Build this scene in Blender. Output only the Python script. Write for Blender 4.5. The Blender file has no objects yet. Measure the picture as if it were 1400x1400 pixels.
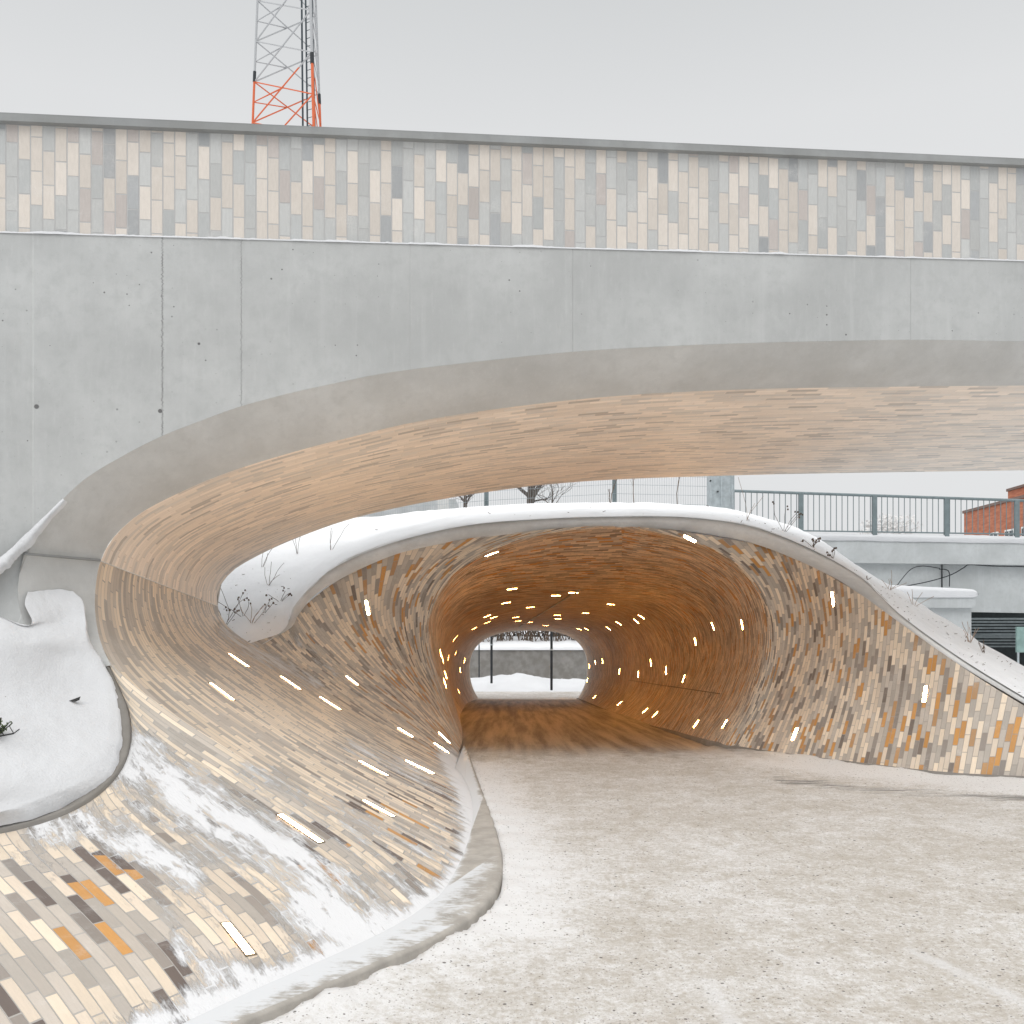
import bpy, bmesh, math, random
import numpy as np
from mathutils import Vector, noise
from mathutils.bvhtree import BVHTree
random.seed(7)
R_ = math.radians
SC = bpy.context.scene
COL = SC.collection

# ------------------------------------------------------------------ camera, world, sun, exposure
F, CX, HZ, EYE = 1300.0, 700.0, 840.0, 1.7
cam = bpy.data.cameras.new('camera'); camo = bpy.data.objects.new('camera', cam); COL.objects.link(camo)
camo.location = (0, 0, EYE); camo.rotation_euler = (R_(90), 0, 0)
cam.sensor_width = 36; cam.lens = 36 * F / 1400; cam.shift_y = (HZ - 700) / 1400
cam.clip_start = 0.05; cam.clip_end = 3000
SC.camera = camo

SUN_EL, SUN_AZ = 48.0, 205.0          # high, soft, from behind the camera's left
w = bpy.data.worlds.new("World"); SC.world = w; w.use_nodes = True
nt = w.node_tree; nt.nodes.clear()
out = nt.nodes.new('ShaderNodeOutputWorld')
bg = nt.nodes.new('ShaderNodeBackground'); bg.inputs['Strength'].default_value = 0.1
sky = nt.nodes.new('ShaderNodeTexSky'); sky.sky_type = 'NISHITA'; sky.sun_disc = False
sky.sun_elevation = R_(SUN_EL); sky.sun_rotation = R_(SUN_AZ); sky.air_density = 2.0; sky.dust_density = 8.0
hs = nt.nodes.new('ShaderNodeHueSaturation'); hs.inputs['Saturation'].default_value = 0.08; hs.inputs['Value'].default_value = 0.9
tc = nt.nodes.new('ShaderNodeTexCoord'); sx = nt.nodes.new('ShaderNodeSeparateXYZ')
cr = nt.nodes.new('ShaderNodeValToRGB')
# overcast cloud deck: luminance by elevation (sine of the elevation), ten times the wanted radiance
cr.color_ramp.elements[0].position = 0.0; cr.color_ramp.elements[0].color = (.78, .79, .80, 1)
cr.color_ramp.elements[1].position = 1.0; cr.color_ramp.elements[1].color = (1.0, 1.0, 1.0, 1)
for p_, c_ in ((.36, (.76, .77, .78, 1)), (.45, (.735, .745, .755, 1)), (.55, (.64, .655, .665, 1)), (.64, (.72, .73, .74, 1)), (.8, (.92, .93, .94, 1))):
    e = cr.color_ramp.elements.new(p_); e.color = c_
zr = nt.nodes.new('ShaderNodeMapRange'); zr.inputs[1].default_value = .55; zr.inputs[2].default_value = 1; zr.inputs[3].default_value = 10; zr.inputs[4].default_value = 23
vm = nt.nodes.new('ShaderNodeVectorMath'); vm.operation = 'SCALE'
nz = nt.nodes.new('ShaderNodeTexNoise'); nz.inputs['Scale'].default_value = 2.2; nz.inputs['Detail'].default_value = 4
nr = nt.nodes.new('ShaderNodeMapRange'); nr.inputs[3].default_value = .965; nr.inputs[4].default_value = 1.035
vm2 = nt.nodes.new('ShaderNodeVectorMath'); vm2.operation = 'SCALE'
mx = nt.nodes.new('ShaderNodeMixRGB'); mx.inputs[0].default_value = 0.12
L = nt.links.new
L(tc.outputs['Generated'], sx.inputs[0]); L(sx.outputs['Z'], cr.inputs[0]); L(sx.outputs['Z'], zr.inputs[0])
L(cr.outputs[0], vm.inputs[0]); L(zr.outputs[0], vm.inputs['Scale'])
L(tc.outputs['Generated'], nz.inputs['Vector']); L(nz.outputs['Fac'], nr.inputs[0])
L(vm.outputs[0], vm2.inputs[0]); L(nr.outputs[0], vm2.inputs['Scale'])
L(sky.outputs[0], hs.inputs['Color']); L(vm2.outputs[0], mx.inputs[1]); L(hs.outputs[0], mx.inputs[2])
L(mx.outputs[0], bg.inputs['Color']); L(bg.outputs[0], out.inputs['Surface'])
sun = bpy.data.lights.new('sun', 'SUN'); sun.energy = 0.7; sun.angle = R_(40); sun.color = (1.0, .97, .93)
suno = bpy.data.objects.new('sun', sun); COL.objects.link(suno)
suno.rotation_euler = (R_(90 - SUN_EL), 0, R_(180 - SUN_AZ + 180))
# direction check: the lamp shines along its -Z
az = R_(SUN_AZ); dvec = Vector((math.sin(az) * math.cos(R_(SUN_EL)), math.cos(az) * math.cos(R_(SUN_EL)), math.sin(R_(SUN_EL))))
suno.rotation_euler = dvec.to_track_quat('Z', 'Y').to_euler()
vs = SC.view_settings; vs.view_transform = 'Standard'; vs.look = 'None'; vs.gamma = 1; vs.exposure = 0.12; vs.use_curve_mapping = False
SC.cycles.use_denoising = True
SC.cycles.max_bounces = 10; SC.cycles.diffuse_bounces = 6

# ------------------------------------------------------------------ helpers
def P(px, py, D): return np.array(((px - CX) * D / F, D, EYE - (py - HZ) * D / F))
def PX(p): return (CX + p[0] * F / p[1], HZ - (p[2] - EYE) * F / p[1])
def zg(Y):                                   # path and valley level: flat, then falling to the tunnel's far end
    if Y < 11.5: return 0.0
    t = min(1, (Y - 11.5) / 26.5); return -1.67 * t
def tag(o, label, cat, group=None, kind=None):
    if label: o['label'] = label
    if cat: o['category'] = cat
    if group: o['group'] = group
    if kind: o['kind'] = kind
    return o
def empty(name, loc, label, cat, group=None):
    o = bpy.data.objects.new(name, None); COL.objects.link(o); o.location = loc
    o.empty_display_size = .2
    return tag(o, label, cat, group)
def mesh(name, verts, faces, mat, parent=None, smooth=False, uv=None, attrs=None):
    off = Vector(parent.location) if parent is not None else Vector((0, 0, 0))
    if parent is not None and parent.parent is not None: off = off + Vector(parent.parent.location)
    me = bpy.data.meshes.new(name)
    V = np.asarray(verts, dtype=float) - np.array(off)
    me.from_pydata(V.tolist(), [], [tuple(int(i) for i in f) for f in faces])
    me.materials.append(mat)
    if uv is not None:
        ul = me.uv_layers.new(name='UVMap')
        li = np.zeros(len(me.loops), dtype=np.int32); me.loops.foreach_get('vertex_index', li)
        ul.data.foreach_set('uv', np.asarray(uv, dtype=np.float32)[li].ravel())
    if attrs:
        for k, vals in attrs.items():
            a = me.attributes.new(k, 'FLOAT', 'POINT'); a.data.foreach_set('value', np.asarray(vals, dtype=np.float32))
    if smooth: me.polygons.foreach_set('use_smooth', [True] * len(me.polygons))
    me.update()
    o = bpy.data.objects.new(name, me); COL.objects.link(o)
    if parent is not None: o.parent = parent
    return o
def grid_faces(n, m, off=0):
    a = np.arange(n * m).reshape(n, m) + off
    return np.stack([a[:-1, :-1], a[1:, :-1], a[1:, 1:], a[:-1, 1:]], -1).reshape(-1, 4)
class MB:
    def __init__(s): s.v = []; s.f = []
    def box(s, c, d, rz=0):
        b = len(s.v); ca, sa = math.cos(rz), math.sin(rz)
        for x in (-.5, .5):
            for y in (-.5, .5):
                for z in (-.5, .5):
                    X, Y = x * d[0], y * d[1]
                    s.v.append((c[0] + X * ca - Y * sa, c[1] + X * sa + Y * ca, c[2] + z * d[2]))
        for q in ((0,1,3,2),(4,6,7,5),(0,4,5,1),(2,3,7,6),(0,2,6,4),(1,5,7,3)): s.f.append([b + i for i in q])
    def tube(s, a, b_, r0, r1=None, n=6):
        r1 = r0 if r1 is None else r1
        a = Vector(a); b_ = Vector(b_); d = (b_ - a)
        if d.length < 1e-6: return
        d.normalize(); u = d.orthogonal().normalized(); v = d.cross(u); b = len(s.v)
        for (c, r) in ((a, r0), (b_, r1)):
            for k in range(n):
                t = 2 * math.pi * k / n; s.v.append(tuple(c + u * (r * math.cos(t)) + v * (r * math.sin(t))))
        for k in range(n): s.f.append([b + k, b + (k + 1) % n, b + n + (k + 1) % n, b + n + k])
        s.f.append([b + k for k in range(n)][::-1]); s.f.append([b + n + k for k in range(n)])
    def poly(s, pts):
        b = len(s.v); s.v += [tuple(p) for p in pts]; s.f.append(list(range(b, b + len(pts))))
    def build(s, name, mat, parent=None, smooth=False): return mesh(name, s.v, s.f, mat, parent, smooth)
def cr_interp(pts, ts):
    """Catmull-Rom through pts (n,...) at parameters ts in [0,n-1]"""
    pts = np.asarray(pts, dtype=float); n = len(pts); outp = []
    for t in ts:
        i = min(int(t), n - 2); f = t - i
        p1, p2 = pts[i], pts[i + 1]
        p0 = pts[i - 1] if i > 0 else 2 * p1 - p2
        p3 = pts[i + 2] if i + 2 < n else 2 * p2 - p1
        outp.append(.5 * ((2 * p1) + (-p0 + p2) * f + (2 * p0 - 5 * p1 + 4 * p2 - p3) * f * f + (-p0 + 3 * p1 - 3 * p2 + p3) * f ** 3))
    return np.array(outp)
def resample(pl, n):
    pl = np.asarray(pl); d = np.r_[0, np.cumsum(np.linalg.norm(np.diff(pl, axis=0), axis=1))]
    t = np.linspace(0, d[-1], n)
    return np.stack([np.interp(t, d, pl[:, k]) for k in range(3)], 1)
def line(ctrl, n=240):                       # ctrl: list of (px,py,D)
    pts = np.array([P(*c) for c in ctrl]); k = len(pts)
    return resample(cr_interp(pts, np.linspace(0, k - 1, 30 * k)), n)
def near(pl, px, py):
    return int(np.argmin([(PX(p)[0] - px) ** 2 + (PX(p)[1] - py) ** 2 for p in pl]))
def loft(stations, sub):                     # stations (S,N,3) -> dense grid
    S = len(stations); ts = []
    for i in range(S - 1):
        k = sub if np.isscalar(sub) else sub[i]
        ts += list(i + np.arange(k) / k)
    ts.append(S - 1)
    return cr_interp(np.array(stations), ts)
def grid_uv(G, u0=0., frac=.4, v0=0.):
    v = np.concatenate([np.zeros((G.shape[0], 1)), np.cumsum(np.linalg.norm(np.diff(G, axis=1), axis=2), 1)], 1) + v0
    j = int(frac * (G.shape[1] - 1))
    u = u0 + np.r_[0, np.cumsum(np.linalg.norm(np.diff(G[:, j], axis=0), axis=1))]
    return np.stack([np.repeat(u[:, None], G.shape[1], 1), v], -1), u[-1]
def add_grid(name, G, mat, parent=None, uv=None, attrs=None, smooth=True):
    n, m = G.shape[:2]
    return mesh(name, G.reshape(-1, 3), grid_faces(n, m), mat, parent, smooth,
                None if uv is None else uv.reshape(-1, 2), attrs)
def N3(x, y, z=0., s=1., o=3): 
    a, r, f = 1., 0., s
    for _ in range(o): r += a * noise.noise(Vector((x * f, y * f, z * f))); a *= .5; f *= 2.1
    return r

# ------------------------------------------------------------------ materials
def newmat(name):
    m = bpy.data.materials.new(name); m.use_nodes = True
    nt = m.node_tree; b = nt.nodes['Principled BSDF']
    return m, nt, b
class NT:
    def __init__(s, nt): s.nt = nt
    def n(s, t, **kw):
        o = s.nt.nodes.new(t)
        for k, v in kw.items(): setattr(o, k, v)
        return o
    def l(s, a, b): s.nt.links.new(a, b)
    def m(s, op, a, b=None, c=None, clamp=False):
        o = s.n('ShaderNodeMath', operation=op); o.use_clamp = clamp
        for i, v in enumerate((a, b, c)):
            if v is None: continue
            if isinstance(v, (int, float)): o.inputs[i].default_value = v
            else: s.l(v, o.inputs[i])
        return o.outputs[0]
    def mr(s, v, a, b, c=0., d=1., smooth=True):
        o = s.n('ShaderNodeMapRange'); o.interpolation_type = 'SMOOTHSTEP' if smooth else 'LINEAR'
        s.l(v, o.inputs[0]); o.inputs[1].default_value = a; o.inputs[2].default_value = b; o.inputs[3].default_value = c; o.inputs[4].default_value = d
        return o.outputs[0]
    def mix(s, f, a, b, blend='MIX'):
        o = s.n('ShaderNodeMixRGB', blend_type=blend)
        for i, v in enumerate((f, a, b)):
            if isinstance(v, (int, float)): o.inputs[i].default_value = v
            elif isinstance(v, tuple): o.inputs[i].default_value = (*v, 1) if len(v) == 3 else v
            else: s.l(v, o.inputs[i])
        return o.outputs[0]
    def noise(s, vec, scale, detail=4, rough=.55, w=None):
        o = s.n('ShaderNodeTexNoise'); o.inputs['Scale'].default_value = scale; o.inputs['Detail'].default_value = detail
        o.inputs['Roughness'].default_value = rough
        if vec is not None: s.l(vec, o.inputs['Vector'])
        return o.outputs['Fac']
    def vscale(s, vec, sc):
        o = s.n('ShaderNodeMapping'); o.inputs['Scale'].default_value = sc; s.l(vec, o.inputs['Vector']); return o.outputs[0]
    def ramp(s, v, stops, const=False):
        o = s.n('ShaderNodeValToRGB'); r = o.color_ramp
        if const: r.interpolation = 'CONSTANT'
        r.elements[0].position = stops[0][0]; r.elements[0].color = (*stops[0][1], 1)
        r.elements[1].position = stops[-1][0]; r.elements[1].color = (*stops[-1][1], 1)
        for p_, c_ in stops[1:-1]:
            e = r.elements.new(p_); e.color = (*c_, 1)
        s.l(v, o.inputs[0]); return o.outputs[0]
    def bump(s, h, strength, dist, b):
        o = s.n('ShaderNodeBump'); o.inputs['Strength'].default_value = strength; o.inputs['Distance'].default_value = dist
        s.l(h, o.inputs['Height']); s.l(o.outputs[0], b.inputs['Normal']); return o

CREAM = (.74, .625, .49); CREAM2 = (.66, .56, .45); GREIGE = (.50, .445, .385); GREIGE2 = (.41, .37, .325)
TAUPE = (.28, .245, .215); DARK = (.14, .11, .095); OCHRE = (.54, .27, .08)
PAL = [(0, CREAM), (.34, CREAM2), (.44, GREIGE), (.64, GREIGE2), (.78, TAUPE), (.90, DARK), (.955, OCHRE)]
PAL_T = [(0, CREAM), (.25, CREAM2), (.38, GREIGE), (.58, GREIGE2), (.74, TAUPE), (.85, (.19, .155, .13)), (.87, (.45, .26, .12)), (.94, OCHRE)]
PAL_S = [(0, (.88, .79, .70)), (.34, (.83, .75, .665)), (.60, (.74, .69, .63)), (.82, (.64, .605, .565)), (.95, (.54, .50, .46))]  # soffit tiles coloured paler to make up for the shade under the bridge
PAL_P = [(0, (.59, .54, .485)), (.28, (.61, .56, .505)), (.50, (.465, .47, .46)), (.76, (.42, .43, .425)), (.88, (.35, .36, .365)), (.96, (.46, .42, .395))]
MORTAR = (.40, .375, .345)
def tile_mat(name, pal, w=.098, Lh=.29, snow=False, mortar=MORTAR, joint=.006, rough=.5):
    m, nt, b = newmat(name); q = NT(nt)
    uv = q.n('ShaderNodeUVMap', uv_map='UVMap').outputs[0]
    sp = q.n('ShaderNodeSeparateXYZ'); q.l(uv, sp.inputs[0]); U, V = sp.outputs[0], sp.outputs[1]
    ur = q.m('DIVIDE', U, w); col = q.m('FLOOR', ur); fu = q.m('FRACT', ur)
    wn = q.n('ShaderNodeTexWhiteNoise', noise_dimensions='1D'); q.l(col, wn.inputs['W'])
    off = q.m('FRACT', q.m('ADD', q.m('MULTIPLY', col, .36), q.m('MULTIPLY', wn.outputs['Value'], .22)))
    vr = q.m('ADD', q.m('DIVIDE', V, Lh), off); row = q.m('FLOOR', vr); fv = q.m('FRACT', vr)
    cv = q.n('ShaderNodeCombineXYZ'); q.l(col, cv.inputs[0]); q.l(row, cv.inputs[1])
    wc = q.n('ShaderNodeTexWhiteNoise', noise_dimensions='2D'); q.l(cv.outputs[0], wc.inputs['Vector'])
    warm = q.n('ShaderNodeAttribute', attribute_name='calm').outputs['Fac']
    base = q.ramp(q.m('MULTIPLY', wc.outputs['Value'], q.m('SUBTRACT', 1, warm)), pal, const=True)
    cv2 = q.n('ShaderNodeCombineXYZ'); q.l(q.m('ADD', col, 91.7), cv2.inputs[0]); q.l(row, cv2.inputs[1])
    wd = q.n('ShaderNodeTexWhiteNoise', noise_dimensions='2D'); q.l(cv2.outputs[0], wd.inputs['Vector'])
    fine = q.noise(q.vscale(uv, (60, 12, 1)), 1.0, 5)
    val = q.m('MULTIPLY', q.m('ADD', .90, q.m('MULTIPLY', wd.outputs['Value'], .2)), q.mr(fine, .2, .8, .93, 1.07, False))
    hsv = q.n('ShaderNodeHueSaturation'); q.l(val, hsv.inputs['Value']); q.l(base, hsv.inputs['Color'])
    du = q.m('MULTIPLY', q.m('MINIMUM', fu, q.m('SUBTRACT', 1, fu)), w)
    dv = q.m('MULTIPLY', q.m('MINIMUM', fv, q.m('SUBTRACT', 1, fv)), Lh)
    d = q.m('MINIMUM', du, dv)
    face = q.mr(d, joint * .55, joint * 1.0, 0, 1)
    c = q.mix(face, mortar, hsv.outputs[0])
    # weathering in broad patches, salt film
    geo = q.n('ShaderNodeTexCoord').outputs['Object']
    dirt = q.noise(geo, 1.3, 6, .6)
    c = q.mix(q.mr(dirt, .5, .8, 0, .22), c, (.36, .33, .30))
    salt = q.m('MULTIPLY', q.mr(q.noise(geo, 4.5, 6, .65), .50, .75, 0, .26), q.mr(q.noise(geo, 70, 3, .6), .3, .6))
    c = q.mix(salt, c, (.72, .70, .67))
    c = q.mix(q.mr(q.noise(geo, 220, 2, .6), .58, .75, 0, .25), c, (.16, .14, .12))
    rgh = q.m('ADD', rough, q.m('MULTIPLY', q.m('SUBTRACT', wd.outputs['Value'], .5), .25))
    h = q.m('ADD', face, q.m('MULTIPLY', fine, .15))
    if snow:
        at = q.n('ShaderNodeAttribute', attribute_name='snow').outputs['Fac']
        n1 = q.noise(q.vscale(uv, (4.2, 2.0, 1)), 1.0, 9, .68); n2 = q.noise(q.vscale(uv, (55, 22, 1)), 1.0, 4, .65)
        nn = q.m('ADD', q.m('MULTIPLY', q.m('SUBTRACT', n1, .5), 3.0), q.m('MULTIPLY', q.m('SUBTRACT', n2, .5), 1.0))
        nn = q.m('ADD', nn, q.m('MULTIPLY', q.m('SUBTRACT', q.noise(q.vscale(uv, (15, 8, 1)), 1.0, 5, .7), .5), 1.0))
        # thin snow keeps first to the joints
        nn = q.m('ADD', nn, q.m('MULTIPLY', q.m('SUBTRACT', 1, face), .25))
        sm = q.m('ADD', at, nn)
        mask = q.m('MULTIPLY', q.mr(sm, .30, .95, 0, 1), q.mr(at, .06, .2, 0, 1))
        c = q.mix(mask, c, (.70, .702, .71)); rgh = q.m('ADD', q.m('MULTIPLY', mask, .4), rgh, clamp=True)
        h = q.m('ADD', q.m('MULTIPLY', h, q.m('SUBTRACT', 1, mask)), q.m('MULTIPLY', q.m('ADD', mask, q.m('MULTIPLY', q.m('MULTIPLY', n2, .5), mask)), 5.0))
    q.l(c, b.inputs['Base Color']); q.l(rgh, b.inputs['Roughness'])
    q.bump(h, .75, .004, b)
    return m
M = {}
M['tile_slope'] = tile_mat('tiles_slope', PAL, snow=True)
M['tile_tunnel'] = tile_mat('tiles_tunnel', PAL_T, rough=.6, mortar=(.38, .34, .30), snow=True)
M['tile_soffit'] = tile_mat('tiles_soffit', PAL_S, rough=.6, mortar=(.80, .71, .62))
M['tile_parapet'] = tile_mat('tiles_parapet', PAL_P, rough=.6, mortar=(.43, .43, .425), joint=.006)

def concrete(name, col=(.50, .505, .50), joints=(), holes=(), pits=True, dark=0., streak=True):
    m, nt, b = newmat(name); q = NT(nt)
    g = q.n('ShaderNodeNewGeometry').outputs['Position']
    n1 = q.noise(g, .9, 6, .6); n2 = q.noise(g, 9, 6, .65); n3 = q.noise(q.vscale(g, (9, 9, .6)), 1.0, 5, .6); n4 = q.noise(g, 150, 3)
    c = q.mix(q.mr(n1, .3, .75), tuple(x * .86 for x in col), tuple(min(1, x * 1.1) for x in col))
    c = q.mix(q.mr(n2, .42, .75, 0, .5), c, tuple(x * .80 for x in col))
    c = q.mix(q.mr(q.noise(q.vscale(g, (26, 26, 5)), 1.0, 5, .7), .5, .8, 0, .35), c, tuple(x * 1.15 for x in col))
    if streak: c = q.mix(q.mr(n3, .5, .8, 0, .35), c, tuple(x * 1.18 for x in col))
    if dark: c = q.mix(q.mr(q.noise(g, 2.5, 5), .35, .65, 0, dark), c, (col[0] * .62, col[1] * .6, col[2] * .56))
    c = q.mix(q.mr(n4, .3, .8, 0, .12), c, (.25, .25, .25))
    h = q.m('ADD', q.m('MULTIPLY', n2, .4), q.m('MULTIPLY', n4, .15))
    sep = q.n('ShaderNodeSeparateXYZ'); q.l(g, sep.inputs[0])
    wob = q.m('MULTIPLY', q.m('SUBTRACT', q.noise(q.vscale(g, (0, 0, 30)), 1.0, 6, .85), .5), .13)
    for (x0, wd, amt, wamt, shade) in joints:
        dd = q.m('ABSOLUTE', q.m('ADD', q.m('SUBTRACT', sep.outputs[0], x0), q.m('MULTIPLY', wob, wamt)))
        mk = q.m('MULTIPLY', q.mr(dd, wd * .3, wd, amt, 0), q.mr(q.noise(q.vscale(g, (0, 0, 5)), 1.0, 5, .7), .35, .6, .35, 1))
        c = q.mix(mk, c, shade); h = q.m('SUBTRACT', h, q.m('MULTIPLY', mk, 1.5))
    for (hx, hz, r) in holes:
        dx = q.m('SUBTRACT', sep.outputs[0], hx); dz = q.m('SUBTRACT', sep.outputs[2], hz)
        dd = q.m('SQRT', q.m('ADD', q.m('MULTIPLY', dx, dx), q.m('MULTIPLY', dz, dz)))
        mk = q.mr(dd, r * .6, r, 1, 0); c = q.mix(mk, c, (.13, .13, .13)); h = q.m('SUBTRACT', h, q.m('MULTIPLY', mk, 3))
    if pits:
        vo = q.n('ShaderNodeTexVoronoi', voronoi_dimensions='2D'); vo.inputs['Scale'].default_value = 11; cxz = q.n('ShaderNodeCombineXYZ'); q.l(sep.outputs[0], cxz.inputs[0]); q.l(sep.outputs[2], cxz.inputs[1]); q.l(cxz.outputs[0], vo.inputs['Vector'])
        sc_ = q.n('ShaderNodeSeparateColor'); q.l(vo.outputs['Color'], sc_.inputs[0])
        big = q.m('MULTIPLY', q.m('GREATER_THAN', sc_.outputs[0], .72), q.mr(q.noise(g, 1.1, 3), .42, .55))
        rr = q.m('ADD', .022, q.m('MULTIPLY', q.m('POWER', sc_.outputs[1], 4.0), .085))
        pit = q.m('MULTIPLY', q.m('LESS_THAN', vo.outputs['Distance'], rr), big)
        c = q.mix(q.m('MULTIPLY', pit, .8), c, (.10, .10, .10)); h = q.m('SUBTRACT', h, q.m('MULTIPLY', pit, 2))
    q.l(c, b.inputs['Base Color']); b.inputs['Roughness'].default_value = .85
    q.bump(h, .35, .006, b)
    return m
def snowmat(name, col=(.74, .75, .765), bumpd=.02, scale=9):
    m, nt, b = newmat(name); q = NT(nt)
    g = q.n('ShaderNodeNewGeometry').outputs['Position']
    n1 = q.noise(g, scale, 6, .6); n2 = q.noise(g, 60, 4, .6); n3 = q.noise(g, 1.2, 3)
    c = q.mix(q.mr(n3, .3, .7), tuple(x * .95 for x in col), col)
    vo = q.n('ShaderNodeTexVoronoi'); vo.inputs['Scale'].default_value = 14; q.l(g, vo.inputs['Vector'])
    sc_ = q.n('ShaderNodeSeparateColor'); q.l(vo.outputs['Color'], sc_.inputs[0])
    sp = q.m('MULTIPLY', q.m('LESS_THAN', vo.outputs['Distance'], .07), q.m('GREATER_THAN', sc_.outputs[0], .955))
    c = q.mix(q.m('MULTIPLY', sp, .7), c, (.20, .17, .13))
    q.l(c, b.inputs['Base Color']); b.inputs['Roughness'].default_value = .75
    b.inputs['Subsurface Weight'].default_value = .0
    q.bump(q.m('ADD', n1, q.m('MULTIPLY', n2, .3)), .35, bumpd, b)
    return m
def simple(name, col, rough=.6, metal=0., var=.15, scale=6, bumpd=0.):
    m, nt, b = newmat(name); q = NT(nt)
    g = q.n('ShaderNodeNewGeometry').outputs['Position']; n1 = q.noise(g, scale, 5)
    c = q.mix(q.mr(n1, .3, .7), tuple(x * (1 - var) for x in col), tuple(min(1, x * (1 + var)) for x in col))
    q.l(c, b.inputs['Base Color']); b.inputs['Roughness'].default_value = rough; b.inputs['Metallic'].default_value = metal
    if bumpd: q.bump(q.noise(g, scale * 3, 5), .5, bumpd, b)
    return m
def fx(px):                                   # point on the facade plane under pixel column px: returns X, Y
    Y = 8.601 / (1 - .1395 * (px - 700) / F); return (px - 700) * Y / F, Y
def zlin(X, a, b): return a + (b - a) * (X + 4.31) / 9.32
def z_tb(X): return zlin(X, 4.912, 5.155)     # foot of the tiled parapet
def z_tt(X): return zlin(X, 5.84, 6.077)      # head of the tiles
def z_top(X): return zlin(X, 5.915, 6.150)    # top of coping
WS = (.72, .72, .71); DK = (.12, .12, .12)
M['fascia'] = concrete('fascia_concrete', (.455, .465, .46), joints=[(fx(45)[0], .010, .55, 0., (.52, .53, .52)), (fx(222)[0], .008, .75, .8, DK),
    (fx(330)[0], .005, .65, .7, DK), (fx(561)[0], .008, .35, 0, (.36, .36, .36)), (fx(783)[0], .007, .6, 0, (.30, .30, .30)),
    (fx(1245)[0], .007, .6, 0, (.30, .30, .30))],
    holes=[(fx(50)[0], EYE + (HZ - 556) * fx(50)[1] / F, .024), (fx(219)[0], EYE + (HZ - 562) * fx(219)[1] / F, .022),
           (fx(272)[0], EYE + (HZ - 470) * fx(272)[1] / F, .014)])
M['band'] = concrete('edge_band_concrete', (.555, .56, .55), pits=False, dark=.2, streak=False)
M['rim'] = concrete('rim_concrete', (.78, .785, .78), pits=False, dark=.2)
M['kerb'] = concrete('kerb_concrete', (.26, .245, .225), pits=False, dark=.6, streak=False)
M['coping'] = concrete('coping_concrete', (.30, .31, .31), pits=False, dark=.3, streak=False)
M['far_concrete'] = concrete('painted_concrete', (.50, .525, .53), pits=False, dark=.12)
M['snow'] = snowmat('snow')
M['snow_clean'] = snowmat('snow_drifted', (.635, .645, .66), .05, 6)
def lampmat(name, col, st):
    m = newmat(name)[0]; b = m.node_tree.nodes['Principled BSDF']; b.inputs['Base Color'].default_value = (.8, .7, .5, 1)
    b.inputs['Emission Color'].default_value = (*col, 1); b.inputs['Emission Strength'].default_value = st; return m
M['light'] = lampmat('lit_strip', (1, .68, .40), 36.0)                # dimmed strips out on the slope
M['light_mouth'] = lampmat('lit_strip_mouth', (1, .68, .38), 105.0)
M['light_in'] = lampmat('lit_strip_tunnel', (1, .46, .13), 165.0)     # full strips inside the tunnel
M['snow_mound'] = snowmat('snow_mound', (.87, .875, .885), .07, 7)
M['light_frame'] = simple('light_frame_steel', (.30, .26, .20), .4, .8)
M['dark_metal'] = simple('dark_metal', (.03, .035, .04), .5, .3)
M['rail'] = simple('railing_paint', (.17, .21, .22), .5, .2, .1)
M['galv'] = simple('galvanised_steel', (.45, .50, .52), .45, .5, .12, 14)
M['wire'] = simple('fence_wire', (.33, .37, .39), .5, .5)
M['twig'] = simple('dry_stems', (.12, .085, .06), .9)
M['straw'] = simple('straw_stems', (.34, .25, .19), .9)
M['bark'] = simple('bark', (.085, .07, .06), .95)
M['leaf_dark'] = simple('black_leaf', (.008, .009, .009), .6)
M['leaf_green'] = simple('green_leaf', (.05, .085, .015), .5, var=.5, scale=30)

# ------------------------------------------------------------------ ground, path
Zp = lambda x, y: zg(y) + .009 * N3(x, y, 0, 2.2, 3) + .003 * N3(x, y, 5, 9, 2)
def axis(segs):
    o = []
    for a, b_, st in segs: o += list(np.arange(a, b_, st))
    return np.array(o + [segs[-1][1]])
gx = axis([(-600, -40, 40), (-40, -10, 3), (-10, 16, .5), (16, 46, 3), (46, 600, 40)])
gy = axis([(-600, -40, 40), (-40, 0, 4), (0, 60, .5), (60, 100, 4), (100, 900, 50)])
V = [(x, y, zg(y) - .03 + (.05 * N3(x, y, 0, .25) if y > 41 else 0)) for x in gx for y in gy]
g = mesh('ground', V, grid_faces(len(gx), len(gy)), M['snow'], smooth=True); g['kind'] = 'structure'

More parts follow.
